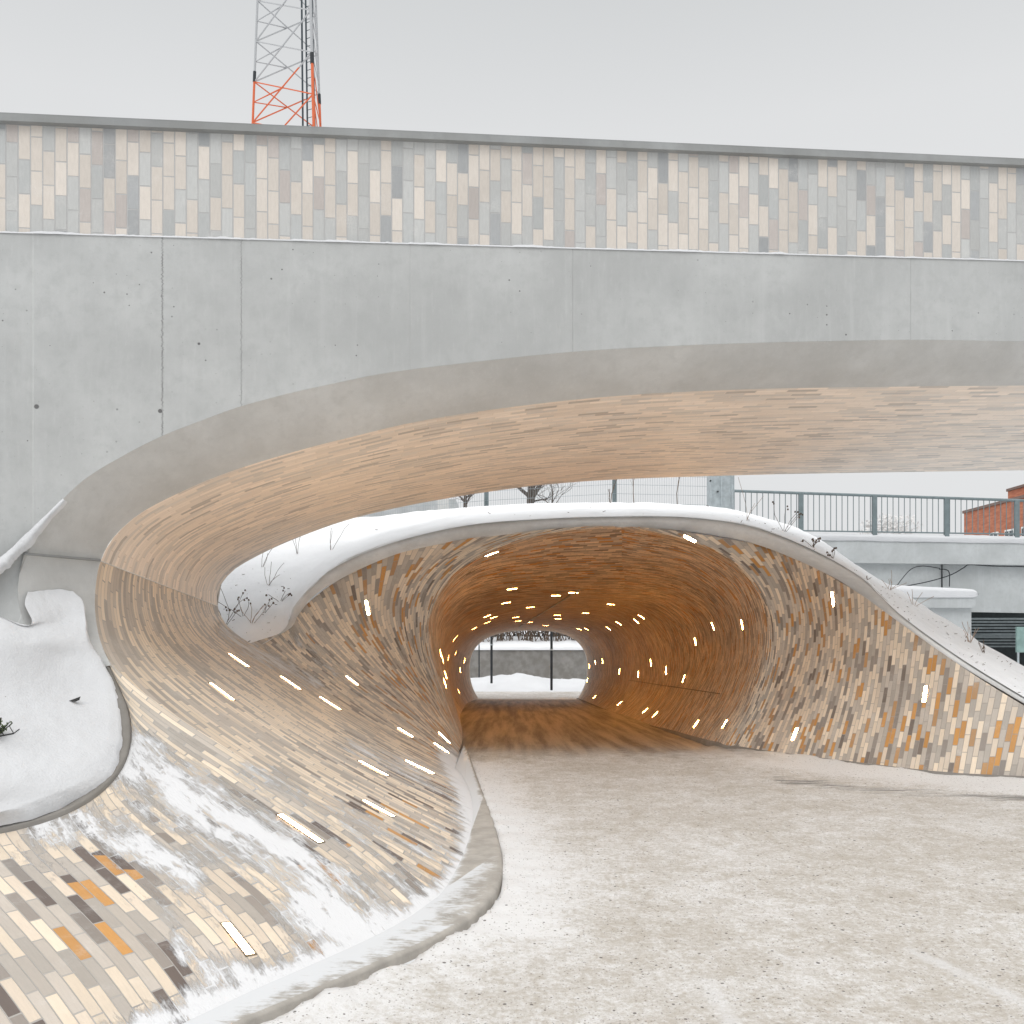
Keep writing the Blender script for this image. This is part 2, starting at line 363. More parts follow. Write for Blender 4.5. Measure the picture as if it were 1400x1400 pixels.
def path_mat():
    m, nt, b = newmat('trodden_snow'); q = NT(nt)
    g = q.n('ShaderNodeNewGeometry').outputs['Position']
    clean = q.n('ShaderNodeAttribute', attribute_name='clean').outputs['Fac']
    wet = q.n('ShaderNodeAttribute', attribute_name='wet').outputs['Fac']
    n1 = q.noise(g, 1.1, 5, .6); n2 = q.noise(g, 7, 6, .7); n3 = q.noise(g, 32, 5, .7); n4 = q.noise(g, 110, 3, .7)
    dirt = q.m('ADD', q.m('MULTIPLY', n1, .5), q.m('ADD', q.m('MULTIPLY', n2, .65), q.m('MULTIPLY', n3, .78)))
    dirt = q.m('SUBTRACT', dirt, q.m('MULTIPLY', clean, .38))
    c = q.mix(q.mr(dirt, .70, 1.16), (.71, .70, .69), (.44, .40, .345))
    c = q.mix(q.mr(q.m('SUBTRACT', n4, q.m('MULTIPLY', clean, .2)), .50, .68, 0, .6), c, (.34, .30, .26))
    # grit: three sizes of stones and crumbs
    for scale, rad, thr, op, colr in ((75, .40, .60, .7, (.17, .14, .115)), (34, .30, .78, .85, (.08, .068, .06)), (14, .16, .87, .9, (.05, .045, .04))):
        vo = q.n('ShaderNodeTexVoronoi'); vo.inputs['Scale'].default_value = scale; q.l(g, vo.inputs['Vector'])
        sc_ = q.n('ShaderNodeSeparateColor'); q.l(vo.outputs['Color'], sc_.inputs[0])
        lim = q.m('ADD', thr, q.m('MULTIPLY', clean, .12))
        sp = q.m('MULTIPLY', q.m('LESS_THAN', vo.outputs['Distance'], q.m('MULTIPLY', sc_.outputs[1], rad)), q.m('GREATER_THAN', sc_.outputs[0], lim))
        c = q.mix(q.m('MULTIPLY', sp, op), c, colr)
    br = q.n('ShaderNodeAttribute', attribute_name='bare').outputs['Fac']
    bn = q.noise(q.vscale(g, (.9, 9, 1)), 1.0, 6, .7)
    c = q.mix(q.mr(q.m('ADD', br, q.m('MULTIPLY', q.m('SUBTRACT', bn, .5), 2.0)), .62, .95, 0, .8), c, (.16, .155, .15))
    tr = q.n('ShaderNodeAttribute', attribute_name='track').outputs['Fac']
    c = q.mix(q.mr(q.m('ADD', tr, q.m('MULTIPLY', q.m('SUBTRACT', n2, .5), 1.6)), .6, 1.2, 0, .6), c, (.70, .70, .705))
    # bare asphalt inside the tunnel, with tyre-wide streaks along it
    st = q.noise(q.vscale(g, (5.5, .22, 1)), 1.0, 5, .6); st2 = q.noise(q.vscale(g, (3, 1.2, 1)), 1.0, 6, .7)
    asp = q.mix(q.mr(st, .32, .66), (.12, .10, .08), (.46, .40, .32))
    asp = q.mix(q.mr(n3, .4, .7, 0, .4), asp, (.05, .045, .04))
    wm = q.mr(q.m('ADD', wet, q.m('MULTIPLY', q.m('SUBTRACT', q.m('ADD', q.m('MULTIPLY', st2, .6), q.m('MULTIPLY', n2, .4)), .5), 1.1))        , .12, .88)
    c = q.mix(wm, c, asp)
    q.l(c, b.inputs['Base Color'])
    q.l(q.mr(wm, 0, 1, .8, .42, False), b.inputs['Roughness'])
    h = q.m('ADD', q.m('MULTIPLY', n2, 1.0), q.m('ADD', q.m('MULTIPLY', n3, .7), q.m('MULTIPLY', n4, .3)))
    q.bump(h, .7, .022, b)
    return m
M['path'] = path_mat()
def seg_d(px, py, pts):
    best = 1e9
    for (x1, y1), (x2, y2) in zip(pts[:-1], pts[1:]):
        dx, dy = x2 - x1, y2 - y1; t = max(0, min(1, ((px - x1) * dx + (py - y1) * dy) / (dx * dx + dy * dy + 1e-9)))
        best = min(best, math.hypot(px - x1 - t * dx, py - y1 - t * dy))
    return best
XL = axis([(-7, -2.5, .25), (-2.5, 6.5, .04), (6.5, 12, .3)]); YL = axis([(.6, 3.2, .2), (3.2, 8, .035), (8, 14.5, .07), (14.5, 41.5, .5)])
at3, at4 = [], []
BARE = [(1060, 1066), (1180, 1078), (1300, 1086), (1500, 1096)]
TRK = [[(.9, 3.2), (.93, 3.7), (.90, 4.4)], [(2.3, 3.8), (2.2, 4.3), (2.02, 4.8)]]
V, at1, at2 = [], [], []
_k = np.array([P(a, b_, (EYE - .04) * F / (b_ - HZ)) for a, b_ in ((-320,1790),(-60,1640),(100,1545),(200,1470),(280,1425),(345,1394),(400,1371),(460,1346),(520,1318),(590,1288),(640,1258),(668,1232),(682,1205),(683,1175),(673,1130),(657,1085),(643,1045))])
_k = np.vstack([_k, [(-.75, 12.6, 0), (-1.6, 22, 0), (-1.8, 30, 0), (-1.5, 38, 0), (-3, 42, 0)]]); KY, KX = _k[:, 1], _k[:, 0]
RY, RX = np.array((8.8, 9.3, 9.74, 10.5, 11.5, 12.4, 15, 22, 38, 38.5)), np.array((7.5, 6.4, 5.25, 4.15, 3.3, 2.8, 2.9, 2.9, 2.9, 9))
KL = [(-.62, 10.5), (-.40, 8.6), (-.16, 6.9), (-.1, 6.1), (-.3, 5.2), (-1.1, 4.0), (-2.2, 3.2)]     # along the left kerb
KR = [(7.5, 8.6), (5.3, 9.55), (4.0, 10.5), (3.0, 11.8), (2.8, 12.6)]                           # along the right wall
for x in XL:
    for y in YL:
        z = Zp(x, y) 
        dl = seg_d(x, y, KL); dr = seg_d(x, y, KR)
        cl = math.exp(-(dl / .5) ** 2) * (1.0 if y > 5 else .5) + math.exp(-(dr / .75) ** 2) * 1.1
        z += .03 * math.exp(-(dr / .25) ** 2) * (1 + .5 * N3(x, y, 2, 3, 3)) if y < 12.6 else 0
        z += .03 * math.exp(-((dl - .16) / .18) ** 2) * (1 + N3(x, y, 3, 4, 3)) if y < 10 else 0
        xk = np.interp(y, KY, KX); xr = np.interp(y, RY, RX)
        if x < xk + .02: z -= .3 * min(1, (xk + .02 - x) / .06)
        if x > xr + .10: z -= .3
        at1.append(min(1, cl)); V.append((x, y, z))
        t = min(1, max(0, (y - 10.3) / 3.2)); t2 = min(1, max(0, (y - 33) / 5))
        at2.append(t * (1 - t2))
        pxx, pyy = CX + x * F / y, HZ + EYE * F / y
        at3.append(math.exp(-(seg_d(pxx, pyy, BARE) / 9) ** 2) * .8)
        at4.append(max(math.exp(-(min(seg_d(x, y, T_) for T_ in TRK) / .10) ** 2), 0))
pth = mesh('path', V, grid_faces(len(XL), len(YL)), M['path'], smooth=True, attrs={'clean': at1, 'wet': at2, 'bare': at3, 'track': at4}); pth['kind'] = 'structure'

# ------------------------------------------------------------------ the tiled shell: stations are brick courses running up from the ground
Na, Nb = 110, 90
FRONT = line([(600,1225,5.64),(500,1160,6.45),(390,1095,6.95),(290,1030,7.35),(222,980,7.6),(176,938,7.85),(150,905,8.05),(136,872,8.25),(130,835,8.4),(131,800,8.5),(138,766,8.58),(155,735,8.63),
    (190,703,8.68),(240,676,8.72),(300,650,8.77),(380,624,8.83),(470,600,8.9),(600,571,9.02),(800,545,9.2),(1000,533,9.42),(1200,529,9.58),(1400,527,9.76),(1560,526,9.95)], 900)
BACK = line([(622,1050,10.34),(580,1027,10.5),(530,1000,10.7),(450,950,11.2),(380,902,11.8),(325,868,12.2),(302,842,12.45),(297,815,12.6),(305,795,12.7),(330,772,12.8),(400,738,12.95),(500,704,13.1),
    (650,675,13.2),(800,658,13.4),(1000,650,13.6),(1200,646,13.8),(1400,643,14.0),(1560,641,14.2)], 900)
jf, jb = near(FRONT, 136, 766), near(BACK, 298, 828)
lo0, lo1 = resample(FRONT[:jf + 1], Na), resample(BACK[:jb + 1], Na)
up0, up1 = resample(FRONT[jf:], Nb), resample(BACK[jb:], Nb)
def ruled(a, b_, n, bulge=0):
    o = []
    for i in range(n):
        t = i / (n - 1); g_ = a * (1 - t) + b_ * t
        if bulge:
            s = np.linspace(0, 1, len(a)); k = math.sin(math.pi * t) ** .8
            g_ = g_ + np.outer(np.clip(1 - s / .45, 0, 1) ** 1.5, [bulge * k, 0, 0])
            g_ = g_ + np.outer(np.sin(np.pi * np.clip(s, 0, 1)) * .10 * k, [.5, 0, .3])
        o.append(g_)
    return np.array(o)
G_lo = ruled(lo0, lo1, 60, .2)
G_up = ruled(up0, up1, 48)
# kerb wing: the courses in front of it end at the curving upper kerb
kt = near(FRONT, 141, 888)
KT = line([(-500,1215,5.2),(-250,1180,5.6),(-100,1160,6.0),(0,1140,6.3),(60,1125,6.5),(110,1104,6.7),(146,1078,6.95),(170,1046,7.25),(179,1012,7.5),(176,975,7.72),(163,940,7.92),(150,912,8.05)] , 300)
KT = resample(np.vstack([KT, FRONT[kt:kt + 1]]), 300)
KB = line([(-300,1720,2.47),(-100,1600,2.86),(50,1510,3.24),(150,1450,3.56),(250,1400,3.88),(340,1357,4.2),(420,1322,4.5),(500,1286,4.87),(555,1257,5.2),(600,1225,5.64)], 300)
KT[-1] = FRONT[kt]; KB[-1] = FRONT[0]
st = []
n_kw = 56
last = resample(FRONT[:kt + 1], 90)
for i in range(n_kw):
    t = i / (n_kw - 1); a = KB[int(t * 299)]; c = KT[int(t * 299)]
    s = np.linspace(0, 1, 90)[:, None]
    straight = a * (1 - s) + c * s; straight[:, 2] += .02 * np.sin(np.pi * s[:, 0])
    dl_ = last - (FRONT[0] * (1 - s) + FRONT[kt] * s)         # the shape of the last course fades in
    straight = straight + dl_ * t ** 2 + np.outer(np.sin(np.pi * s[:, 0]) * .10 * t ** 2, [0, 0, 1])
    st.append(straight)
G_kw = np.array(st)
uv_kw, u1 = grid_uv(G_kw, 0, .5); uv_kw[..., 0] *= 1.5; u1 *= 1.5
uv_kw[..., 1] *= np.linspace(.56, .70, G_kw.shape[0])[:, None]
uv_lo, u2 = grid_uv(G_lo, u1, .4)
_i = np.linspace(0, 1, G_lo.shape[0]); _r = np.interp(_i, (0, .3, .7, 1), (1.35, 1.9, 2.0, 1.8))
_du = np.diff(uv_lo[:, 0, 0]); _u = u1 + np.r_[0, np.cumsum(_du * (_r[1:] + _r[:-1]) / 2)]
uv_lo[..., 0] = _u[:, None]; u2 = _u[-1]
vs_lo = np.interp(_i, (0, 1), (.70, .95)); uv_lo[..., 1] *= vs_lo[:, None]
uv_up, _ = grid_uv(G_up, u1, .25)
uv_up[..., 0] = np.interp(np.linspace(0, 1, G_up.shape[0]), _i, _u)[:, None]
uv_up[..., 1] *= .9

# tunnel, left half courses
def take(pl, n=150): return resample(pl, n)
l0 = take(BACK[:near(BACK, 340, 884) + 1])
LW = [l0] + [line(c, 150) for c in (
 [(625,1040,10.9),(540,983,11.35),(470,933,11.8),(420,893,12.2),(395,860,12.5)],
 [(627,1032,11.4),(560,972,11.9),(490,917,12.35),(440,868,12.7),(413,832,12.9)],
 [(628,1026,11.8),(580,968,12.4),(525,908,12.9),(485,850,13.3),(465,792,13.5)],
 [(630,1020,12.2),(595,965,12.8),(552,900,13.4),(528,835,13.7),(547,756,13.9)],
 [(631,1015,12.6),(603,955,13.2),(574,890,13.8),(572,820,14.0),(610,768,14.15),(680,731,14.25)],
 [(632,1010,12.95),(610,950,13.5),(590,880,14.0),(595,822,14.2),(645,768,14.3),(740,735,14.4),(850,721,14.45)])]
def halfring(side, Y, xb, xm, zt, xc, tilt=0., sq=2.6):
    """one course of the tube at distance Y: base x, bulge x, crown height, crown x (metres)"""
    zb = zg(Y); H = zt - zb; o = []
    for a in np.linspace(-.30, 1, 60):
        th = a * math.pi / 2
        cx_ = abs(math.cos(th)) ** (2 / sq); cz = math.copysign(abs(math.sin(th)) ** (2 / sq), th)
        zz = zb + H * .42 + (H * .58 * cz if a > 0 else H * .42 * cz / (math.sin(.30 * math.pi / 2) ** (2 / sq)))
        if a > 0: xx = xc + (xm - xc) * cx_
        else: xx = xm + (xb - xm) * (abs(a) / .30) ** 1.6
        o.append((xx, Y + tilt * (1 - max(0, a)), zz))
    return resample(np.array(o), 150)
rings = [  # crown Y, left base, left bulge, right base, right bulge, crown z, crown x, right tilt
 (22.0, -1.15, -1.52, 2.60, 3.36, 1.92, 1.75, -1.0),
 (27.0, -1.36, -1.72, 2.58, 3.26, 1.62, 1.50, -.4),
 (32.5, -1.50, -1.86, 2.58, 3.14, 1.34, 1.20, 0),
 (38.0, -1.34, -1.70, 2.62, 3.02, 1.05, .85, 0)]
LW += [line([(632,1004,13.6),(612,950,14.2),(597,888,14.8),(602,832,15.2),(650,786,15.5),(740,768,15.7),(850,763,15.8)], 150),
       line([(632,997,15.2),(617,945,16.0),(605,890,16.8),(612,852,17.4),(654,822,18.0),(740,811,18.4),(850,810,18.6)], 150)]
LW += [halfring(-1, Y, lb, lm, zt, xc, tl * .5) for (Y, lb, lm, rb, rm, zt, xc, tl) in rings]
RW = [line(c, 150) for c in (
 [(1680,1085,9.1),(1690,1076,9.13),(1700,1070,9.16)],
 [(1500,1074,9.5),(1506,1048,9.55),(1512,1024,9.65)],
 [(1398,1068,9.74),(1409,1018,9.82),(1420,976,9.95)],
 [(1300,1064,9.95),(1313,990,10.2),(1325,918,10.4)],
 [(1200,1052,10.5),(1221,955,10.95),(1234,854,11.3)],
 [(1130,1041,11.0),(1158,940,11.6),(1168,860,11.95),(1166,806,12.15)],
 [(1070,1033,11.5),(1104,940,12.2),(1117,860,12.75),(1098,769,13.15)],
 [(1020,1026,12.0),(1058,945,12.8),(1076,865,13.2),(1064,800,13.5),(1025,742,13.9)],
 [(985,1019,12.4),(1025,945,13.1),(1043,870,13.6),(1024,800,13.9),(960,748,14.2),(850,721,14.45)],
 [(953,1011,13.9),(993,950,14.5),(1012,885,14.9),(998,825,15.2),(955,785,15.5),(910,770,15.7),(850,763,15.8)],
 [(915,1000,16.2),(948,945,16.8),(967,898,17.3),(958,853,17.8),(926,824,18.2),(892,813,18.5),(850,810,18.6)])]
RW += [halfring(1, Y, rb, rm, zt, xc, tl) for (Y, lb, lm, rb, rm, zt, xc, tl) in rings]
for a, c in zip(LW[9:], RW[11:]): 
    mid = (a[-1] + c[-1]) / 2; a[-1] = mid; c[-1] = mid
for S_ in (LW, RW):
    for s_ in S_[5:]: 
        s_[0][2] -= .02
subL = [10] * 6 + [12] * (len(LW) - 7); subR = [10] * 8 + [12] * (len(RW) - 9)
G_L, G_R = loft(LW, subL), loft(RW, subR)
uv_L, _ = grid_uv(G_L, 0, .45); uv_R, _ = grid_uv(G_R, 0, .45)
uv_L[..., 0] = u2 + uv_L[..., 0] * 2.1; uv_L[..., 1] *= 1.28; _uR = uv_R[:, 0, 0].copy(); _dR = np.diff(_uR) * np.where(np.arange(len(_uR) - 1) >= 78, 2.9, 1.8)
uv_R[..., 0] = 40 + np.r_[0, np.cumsum(_dR)][:, None]
uv_R[..., 1] *= 1.42

SNOWSEG = [ # traced drifts: polyline in picture units, radius, weight  (turned into a per-vertex snow depth on the slope)
 ([(182,1035),(215,1068),(270,1098),(330,1130),(390,1165),(430,1205),(470,1240)], 36, 1.02),
 ([(60,1128),(130,1128),(185,1155),(225,1178),(262,1192)], 27, .85),
 ([(205,1105),(260,1140),(330,1165)], 28, .6),
 ([(360,1125),(420,1165),(500,1200),(580,1222)], 20, .55),
 ([(330,1055),(400,1078),(450,1105),(520,1135),(600,1165)], 17, .52),
 ([(480,1020),(540,1045),(600,1075),(640,1085)], 17, .55),
 ([(612,1035),(632,1075),(650,1130)], 15, 1.2),
 ([(652,1110),(646,1170),(618,1215),(570,1250),(500,1290),(420,1322),(330,1360),(200,1400)], 24, 1.2),
 ([(420,1240),(470,1262),(530,1262)], 36, 1.15),
 ([(300,1325),(345,1338),(400,1330)], 26, 1.0),
 ([(240,1290),(250,1305)], 16, .75), ([(620,1120),(560,1175),(520,1215)], 14, .4),
 ([(305,862),(340,890),(385,908),(430,935)], 11, .8), ([(395,870),(440,905),(490,950)], 10, .42), ([(90,1190),(60,1210)], 6, .4),
 ([(60,1170),(200,1180),(340,1220),(480,1240)], 70, .22), ([(330,1080),(450,1130),(580,1190)], 45, .3),
 ([(420,1300),(340,1335),(260,1372),(170,1420),(60,1480)], 26, .7)]
def snow_at(G):
    Pp = G.reshape(-1, 3); px = CX + Pp[:, 0] * F / np.maximum(Pp[:, 1], .3); py = HZ - (Pp[:, 2] - EYE) * F / np.maximum(Pp[:, 1], .3)
    o = np.zeros(len(Pp))
    for pts, r, wgt in SNOWSEG:
        dd = np.full(len(Pp), 1e9)
        for (x1, y1), (x2, y2) in zip(pts[:-1], pts[1:]):
            dx, dy = x2 - x1, y2 - y1; t = np.clip(((px - x1) * dx + (py - y1) * dy) / (dx * dx + dy * dy + 1e-9), 0, 1)
            dd = np.minimum(dd, np.hypot(px - x1 - t * dx, py - y1 - t * dy))
        o = np.maximum(o, wgt * np.exp(-(dd / (r * 1.15)) ** 2))
    o[Pp[:, 1] > 13] = 0
    return o
def calm_at(Pp):                              # the smooth upper horn has paler, calmer tiles than the foot of the slope
    return np.clip(.22 * np.clip((Pp[:, 2] - .12) / .45, 0, 1), 0, 1)
slope = empty('tiled_slope', (-2, 7, 0), 'tile clad slope streaked with snow, flaring up into the big arch', 'embankment')
nA, nB = G_kw.shape[0], G_lo.shape[0]
vv = np.vstack([G_kw.reshape(-1, 3), G_lo.reshape(-1, 3)])
ff = np.vstack([grid_faces(nA, 90), grid_faces(nB, Na, nA * 90)])
uu = np.vstack([uv_kw.reshape(-1, 2), uv_lo.reshape(-1, 2)])
mesh('tile_cladding', vv, ff, M['tile_slope'], slope, True, uu, {'snow': snow_at(vv), 'calm': calm_at(vv)})

bridge = empty('road_bridge', (0, 9.5, 4), 'large concrete bridge with a tiled parapet arching over the path in front', 'bridge')
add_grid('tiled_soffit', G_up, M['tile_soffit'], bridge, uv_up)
tunnel = empty('underpass_tunnel', (1, 14, 0), 'brown tiled tunnel mouth glowing orange inside, in the snow mound behind the bridge', 'tunnel')
vv = np.vstack([G_L.reshape(-1, 3), G_R.reshape(-1, 3)])
ff = np.vstack([grid_faces(*G_L.shape[:2]), grid_faces(*G_R.shape[:2], G_L.shape[0] * G_L.shape[1])])
uu = np.vstack([uv_L.reshape(-1, 2), uv_R.reshape(-1, 2)])
sn = snow_at(vv); sn[G_L.shape[0] * G_L.shape[1]:] = 0
cm = np.zeros(len(vv)); _n = G_L.shape[0] * G_L.shape[1]; _c = calm_at(G_L.reshape(-1, 3)).reshape(G_L.shape[:2])
cm[:_n] = (_c * np.clip(1 - np.arange(G_L.shape[0]) / 26, 0, 1)[:, None]).ravel()
mesh('tile_lining', vv, ff, M['tile_tunnel'], tunnel, True, uu, {'snow': sn, 'calm': cm})
# construction joint: thin recessed steel strip across the horn
mb = MB()
for i in range(0, 47): mb.tube(G_up[i][0] + np.array([.004, -.01, .0]), G_up[i + 1][0] + np.array([.004, -.01, 0]), .006, n=4)
mb.build('joint_strip', M['rim'], bridge)

# ------------------------------------------------------------------ bridge concrete
OUT = [(1560,468),(1400,467),(1240,465),(1000,470),(800,480),(650,495),(530,510),(450,526),(400,537),(329,556),(279,574),(225,595),(171,622),(114,657),(71,700),(45,738),(33,757)]
Ol = np.array([P(a, b_, fx(a)[1]) for a, b_ in OUT]); Od = resample(cr_interp(Ol, np.linspace(0, len(Ol) - 1, 300)), 200)
Od[:, 1] = 8.0 + (Od[:, 0] + 4.31) * .1395
# fascia wall
V = []
xs_left = np.linspace(Od[-1][0], -12, 12)[1:]
cols = list(Od) + [np.array((x, 8 + (x + 4.31) * .1395, Od[-1][2] - .35 * min(1.5, (Od[-1][0] - x)))) for x in xs_left]
cols = [np.array((14, 8 + 18.31 * .1395, 4.3))] + cols
for c in cols:
    zt = z_tb(c[0])
    for k in range(6): V.append((c[0], c[1], c[2] + (zt - c[2]) * k / 5))
# ledge back to the tiles
for_ = grid_faces(len(cols), 6)
nv = len(V)
for c in cols: V.append((c[0] - .005, c[1] + .06, z_tb(c[0])))
extra = [[i * 6 + 5, (i + 1) * 6 + 5, nv + i + 1, nv + i] for i in range(len(cols) - 1)]
mesh('fascia_wall', V, list(for_) + extra, M['fascia'], bridge)
# edge band between fascia and tiles, carried down round the foot of the horn
pairs = [((1560,468),(1560,526)),((1400,467),(1400,527)),((1240,465),(1220,529)),((1000,470),(1000,533)),((800,480),(800,545)),((650,495),(650,562)),
 ((530,510),(540,584)),((450,526),(470,600)),((350,550),(390,621)),((225,595),(295,652)),((150,634),(222,684)),((85,684),(170,720)),((50,730),(148,744)),((33,757),(137,766)),
 ((27,785),(132,790)),((25,812),(130,825)),((31,845),(133,860)),((45,872),(141,888)),((112,905),(152,910))]
facadeY_ = lambda X: 8 + (X + 4.31) * .1395
Bo, Bi, Ix = [], [], []
lowD = {785: 7.95, 812: 7.9, 845: 7.83, 872: 7.72, 905: 8.05}
for (a, c) in pairs:
    Bo.append(P(a[0], a[1], lowD.get(a[1], fx(a[0])[1])) + np.array((0, -.004, 0))); Ix.append(near(FRONT, *c))
ts = np.linspace(0, len(Bo) - 1, 220)
Bo = cr_interp(Bo, ts); Bi = FRONT[np.clip(np.interp(ts, range(len(Ix)), Ix).round().astype(int), 0, len(FRONT) - 1)]
for k_ in range(len(Bo)):
    if Bo[k_][0] > Od[-1][0] and Bo[k_][2] > 2.2:
        x_ = Bo[k_][0]; Bo[k_] = (x_, facadeY_(x_) - .002, np.interp(x_, Od[::-1, 0], Od[::-1, 2]) + .002)
G = np.array([[o * (1 - t) + i_ * t + np.array((0, 0, -.03 * math.sin(math.pi * t))) for t in np.linspace(0, 1, 8)] for o, i_ in zip(Bo, Bi)])
add_grid('edge_band', G, M['band'], bridge)
mb = MB(); mb.tube(P(33, 757, 7.94), P(137, 766, 8.55), .012, n=6); mb.build('joint_strip', M['coping'], bridge)
# slim groove line between band and wall-foot (joint level)
# back fascia and deck
Bk = BACK[jb:]
V = [tuple(p + np.array((0, .0, 0))) for p in Bk[::6]] + [tuple(p + np.array((0, .03, .09))) for p in Bk[::6]] + [(p[0], 14.6, 5.0) for p in Bk[::6]]
n = len(Bk[::6])
mesh('back_fascia', V, [(i, i + 1, n + i + 1, n + i) for i in range(n - 1)] + [(n + i, n + i + 1, 2 * n + i + 1, 2 * n + i) for i in range(n - 1)], M['band'], bridge)
def facadeY(X): return 8 + (X + 4.31) * .1395
mb = MB(); XA, XB = -13, 15
mb.poly([(XA, facadeY(XA) + .42, z_tb(XA)), (XB, facadeY(XB) + .42, z_tb(XB)), (XB, 14.6, z_tb(XB)), (XA, 14.6, z_tb(XA))])
mb.build('deck', M['snow'], bridge)
# parapet: tiled face, back face, coping
xs = np.linspace(XA, XB, 60)
V = [(x, facadeY(x) + .03, z) for x in xs for z in (z_tb(x) - .01, z_tt(x))]
d0 = math.hypot(1, .1395)
uv = np.array([((x + 20) * d0, z + k) for x in xs for z, k in ((z_tb(x) - .01, 0), (z_tt(x), 0))])
mesh('parapet_tiles', V, [(2 * i, 2 * i + 2, 2 * i + 3, 2 * i + 1) for i in range(59)], M['tile_parapet'], bridge, False, uv)
mb = MB()
def strip_box(mb, y0, y1, zf0, zf1, n=30):
    xx = np.linspace(XA, XB, n)
    for a, c in zip(xx[:-1], xx[1:]):
        A = [(x, facadeY(x) + y, zf(x)) for x in (a, c) for y in (y0, y1) for zf in (zf0, zf1)]
        b = len(mb.v); mb.v += A
        for q_ in ((0,1,5,4),(2,6,7,3),(1,3,7,5),(0,4,6,2)): mb.f.append([b + k for k in q_])
strip_box(mb, .05, .40, z_tb, z_tt); mb.build('parapet_core', M['coping'], bridge)
mb = MB(); strip_box(mb, -.035, .46, lambda x: z_tt(x) + .0, lambda x: z_top(x) - .018); strip_box(mb, -.02, .44, lambda x: z_top(x) - .018, z_top)
mb.build('coping', M['coping'], bridge)
# far parapet
mb = MB(); strip_box(mb, 0, .3, z_tb, z_tt); 
for k, v in enumerate(mb.v): mb.v[k] = (v[0], 14.3 + (v[1] - facadeY(v[0])), v[2])
mb.build('rear_parapet', M['coping'], bridge)

# snow lying on the thin ledge at the foot of the parapet tiles
V = []; xs = np.linspace(-6, 8, 1100)
for x in xs:
    h = .012 + .03 * max(0, N3(x, 0, 0, 2.2, 4)) + .012 * max(0, N3(x, 3, 0, 14, 3)); y = facadeY(x)
    V += [(x, y - .004 - h * .35, z_tb(x) - .004), (x, y - .006, z_tb(x) + h * .7), (x, y + .034, z_tb(x) + h)]
o = mesh('ledge_snow', V, grid_faces(len(xs), 3), M['snow_clean'], smooth=True); tag(o, None, None, None, 'stuff')

# kerbs -----------------------------------------------------------------
def ribbon(name, rows, mat, parent=None, smooth=True): return add_grid(name, np.array(rows).transpose(1, 0, 2), mat, parent, smooth=smooth)
def side_normals(C):
    T = np.gradient(C, axis=0); Nn = np.stack([-T[:, 1], T[:, 0], 0 * T[:, 0]], 1)
    return Nn / (np.linalg.norm(Nn, axis=1)[:, None] + 1e-9)
KTd = resample(KT, 260); nn = side_normals(KTd)      # KT runs from front-left to back: left side is outward
up = np.array((0, 0, 1.))
jit = np.array([.004 * N3(i * .3, 0, 0, 1, 2) for i in range(260)])[:, None]
# orient outward (away from the tiles)
if nn[130].dot(np.array((-1, .4, 0))) < 0: nn = -nn
_s = np.clip((259 - np.arange(260)) / 50, .05, 1)[:, None]
rows = [KTd - up * .01, KTd + (up * .028 + nn * .004 + jit * nn) * _s, KTd + (up * .034 + nn * .02) * _s, KTd + (up * .034 + nn * .085) * _s, KTd - up * .06 + nn * .09 * _s]
k1 = ribbon('kerb', rows, M['kerb'])
tag(k1, 'narrow weathered kerb curving round the snowy bank on the left, along the head of the tiled slope', 'kerb')
# lower kerb: flat concrete strip between the slope and the path
inner = np.vstack([KB[:-1], G_lo[:, 0]])
IN = resample(inner, 320)
OUTK = line([(-320,1790,2.4),(-60,1640,2.75),(100,1545,3.1),(200,1470,3.5),(280,1425,3.76),(345,1394,3.98),(400,1371,4.15),(460,1346,4.36),(520,1318,4.60),(590,1288,4.92),(640,1258,5.27),(668,1232,5.62),(682,1205,6.03),
   (683,1175,6.58),(673,1130,7.6),(657,1085,9.0),(643,1045,10.75),(634,1015,12.6)], 320)
OUTK[:, 2] = .035; IN2 = IN.copy()
for i in range(320): 
    OUTK[i, 2] = zg(OUTK[i, 1]) + (.026 if OUTK[i, 1] < 5.4 else .038)
IN2[:, 2] += .002
down = OUTK.copy(); down[:, 2] -= .09; nk = side_normals(OUTK); 
if nk[200].dot(np.array((1, 0, 0))) < 0: nk = -nk
edge = OUTK + nk * .0 ; edge2 = OUTK + nk * .018 - up * .016
down = OUTK + nk * .02 - up * .09
snow_k = []
M['kerb_snowy'] = None
def kerb_snow_mat():
    m, nt, b = newmat('kerb_with_snow'); q = NT(nt)
    g = q.n('ShaderNodeNewGeometry').outputs['Position']; at = q.n('ShaderNodeAttribute', attribute_name='snow').outputs['Fac']
    n1 = q.noise(g, 6, 6, .65); n2 = q.noise(q.vscale(g, (14, 60, 20)), 1.0, 4, .6)
    c = q.mix(q.mr(n1, .3, .7), (.31, .29, .26), (.43, .40, .36))
    nnn = q.m('ADD', q.m('MULTIPLY', q.m('SUBTRACT', n1, .5), 1.1), q.m('MULTIPLY', q.m('SUBTRACT', n2, .5), .9))
    mask = q.mr(q.m('ADD', at, nnn), .38, .75)
    c = q.mix(mask, c, (.60, .61, .62)); q.l(c, b.inputs['Base Color']); b.inputs['Roughness'].default_value = .8
    q.bump(q.m('ADD', q.m('MULTIPLY', n2, .3), q.m('MULTIPLY', mask, .8)), .4, .005, b); return m
M['kerb_snowy'] = kerb_snow_mat()
rows = [IN2, IN2 * .7 + edge * .3, IN2 * .35 + edge * .65, IN2 * .06 + edge * .94, edge, edge2, down]
Gk = np.array(rows).transpose(1, 0, 2)
att = np.zeros(Gk.shape[:2])
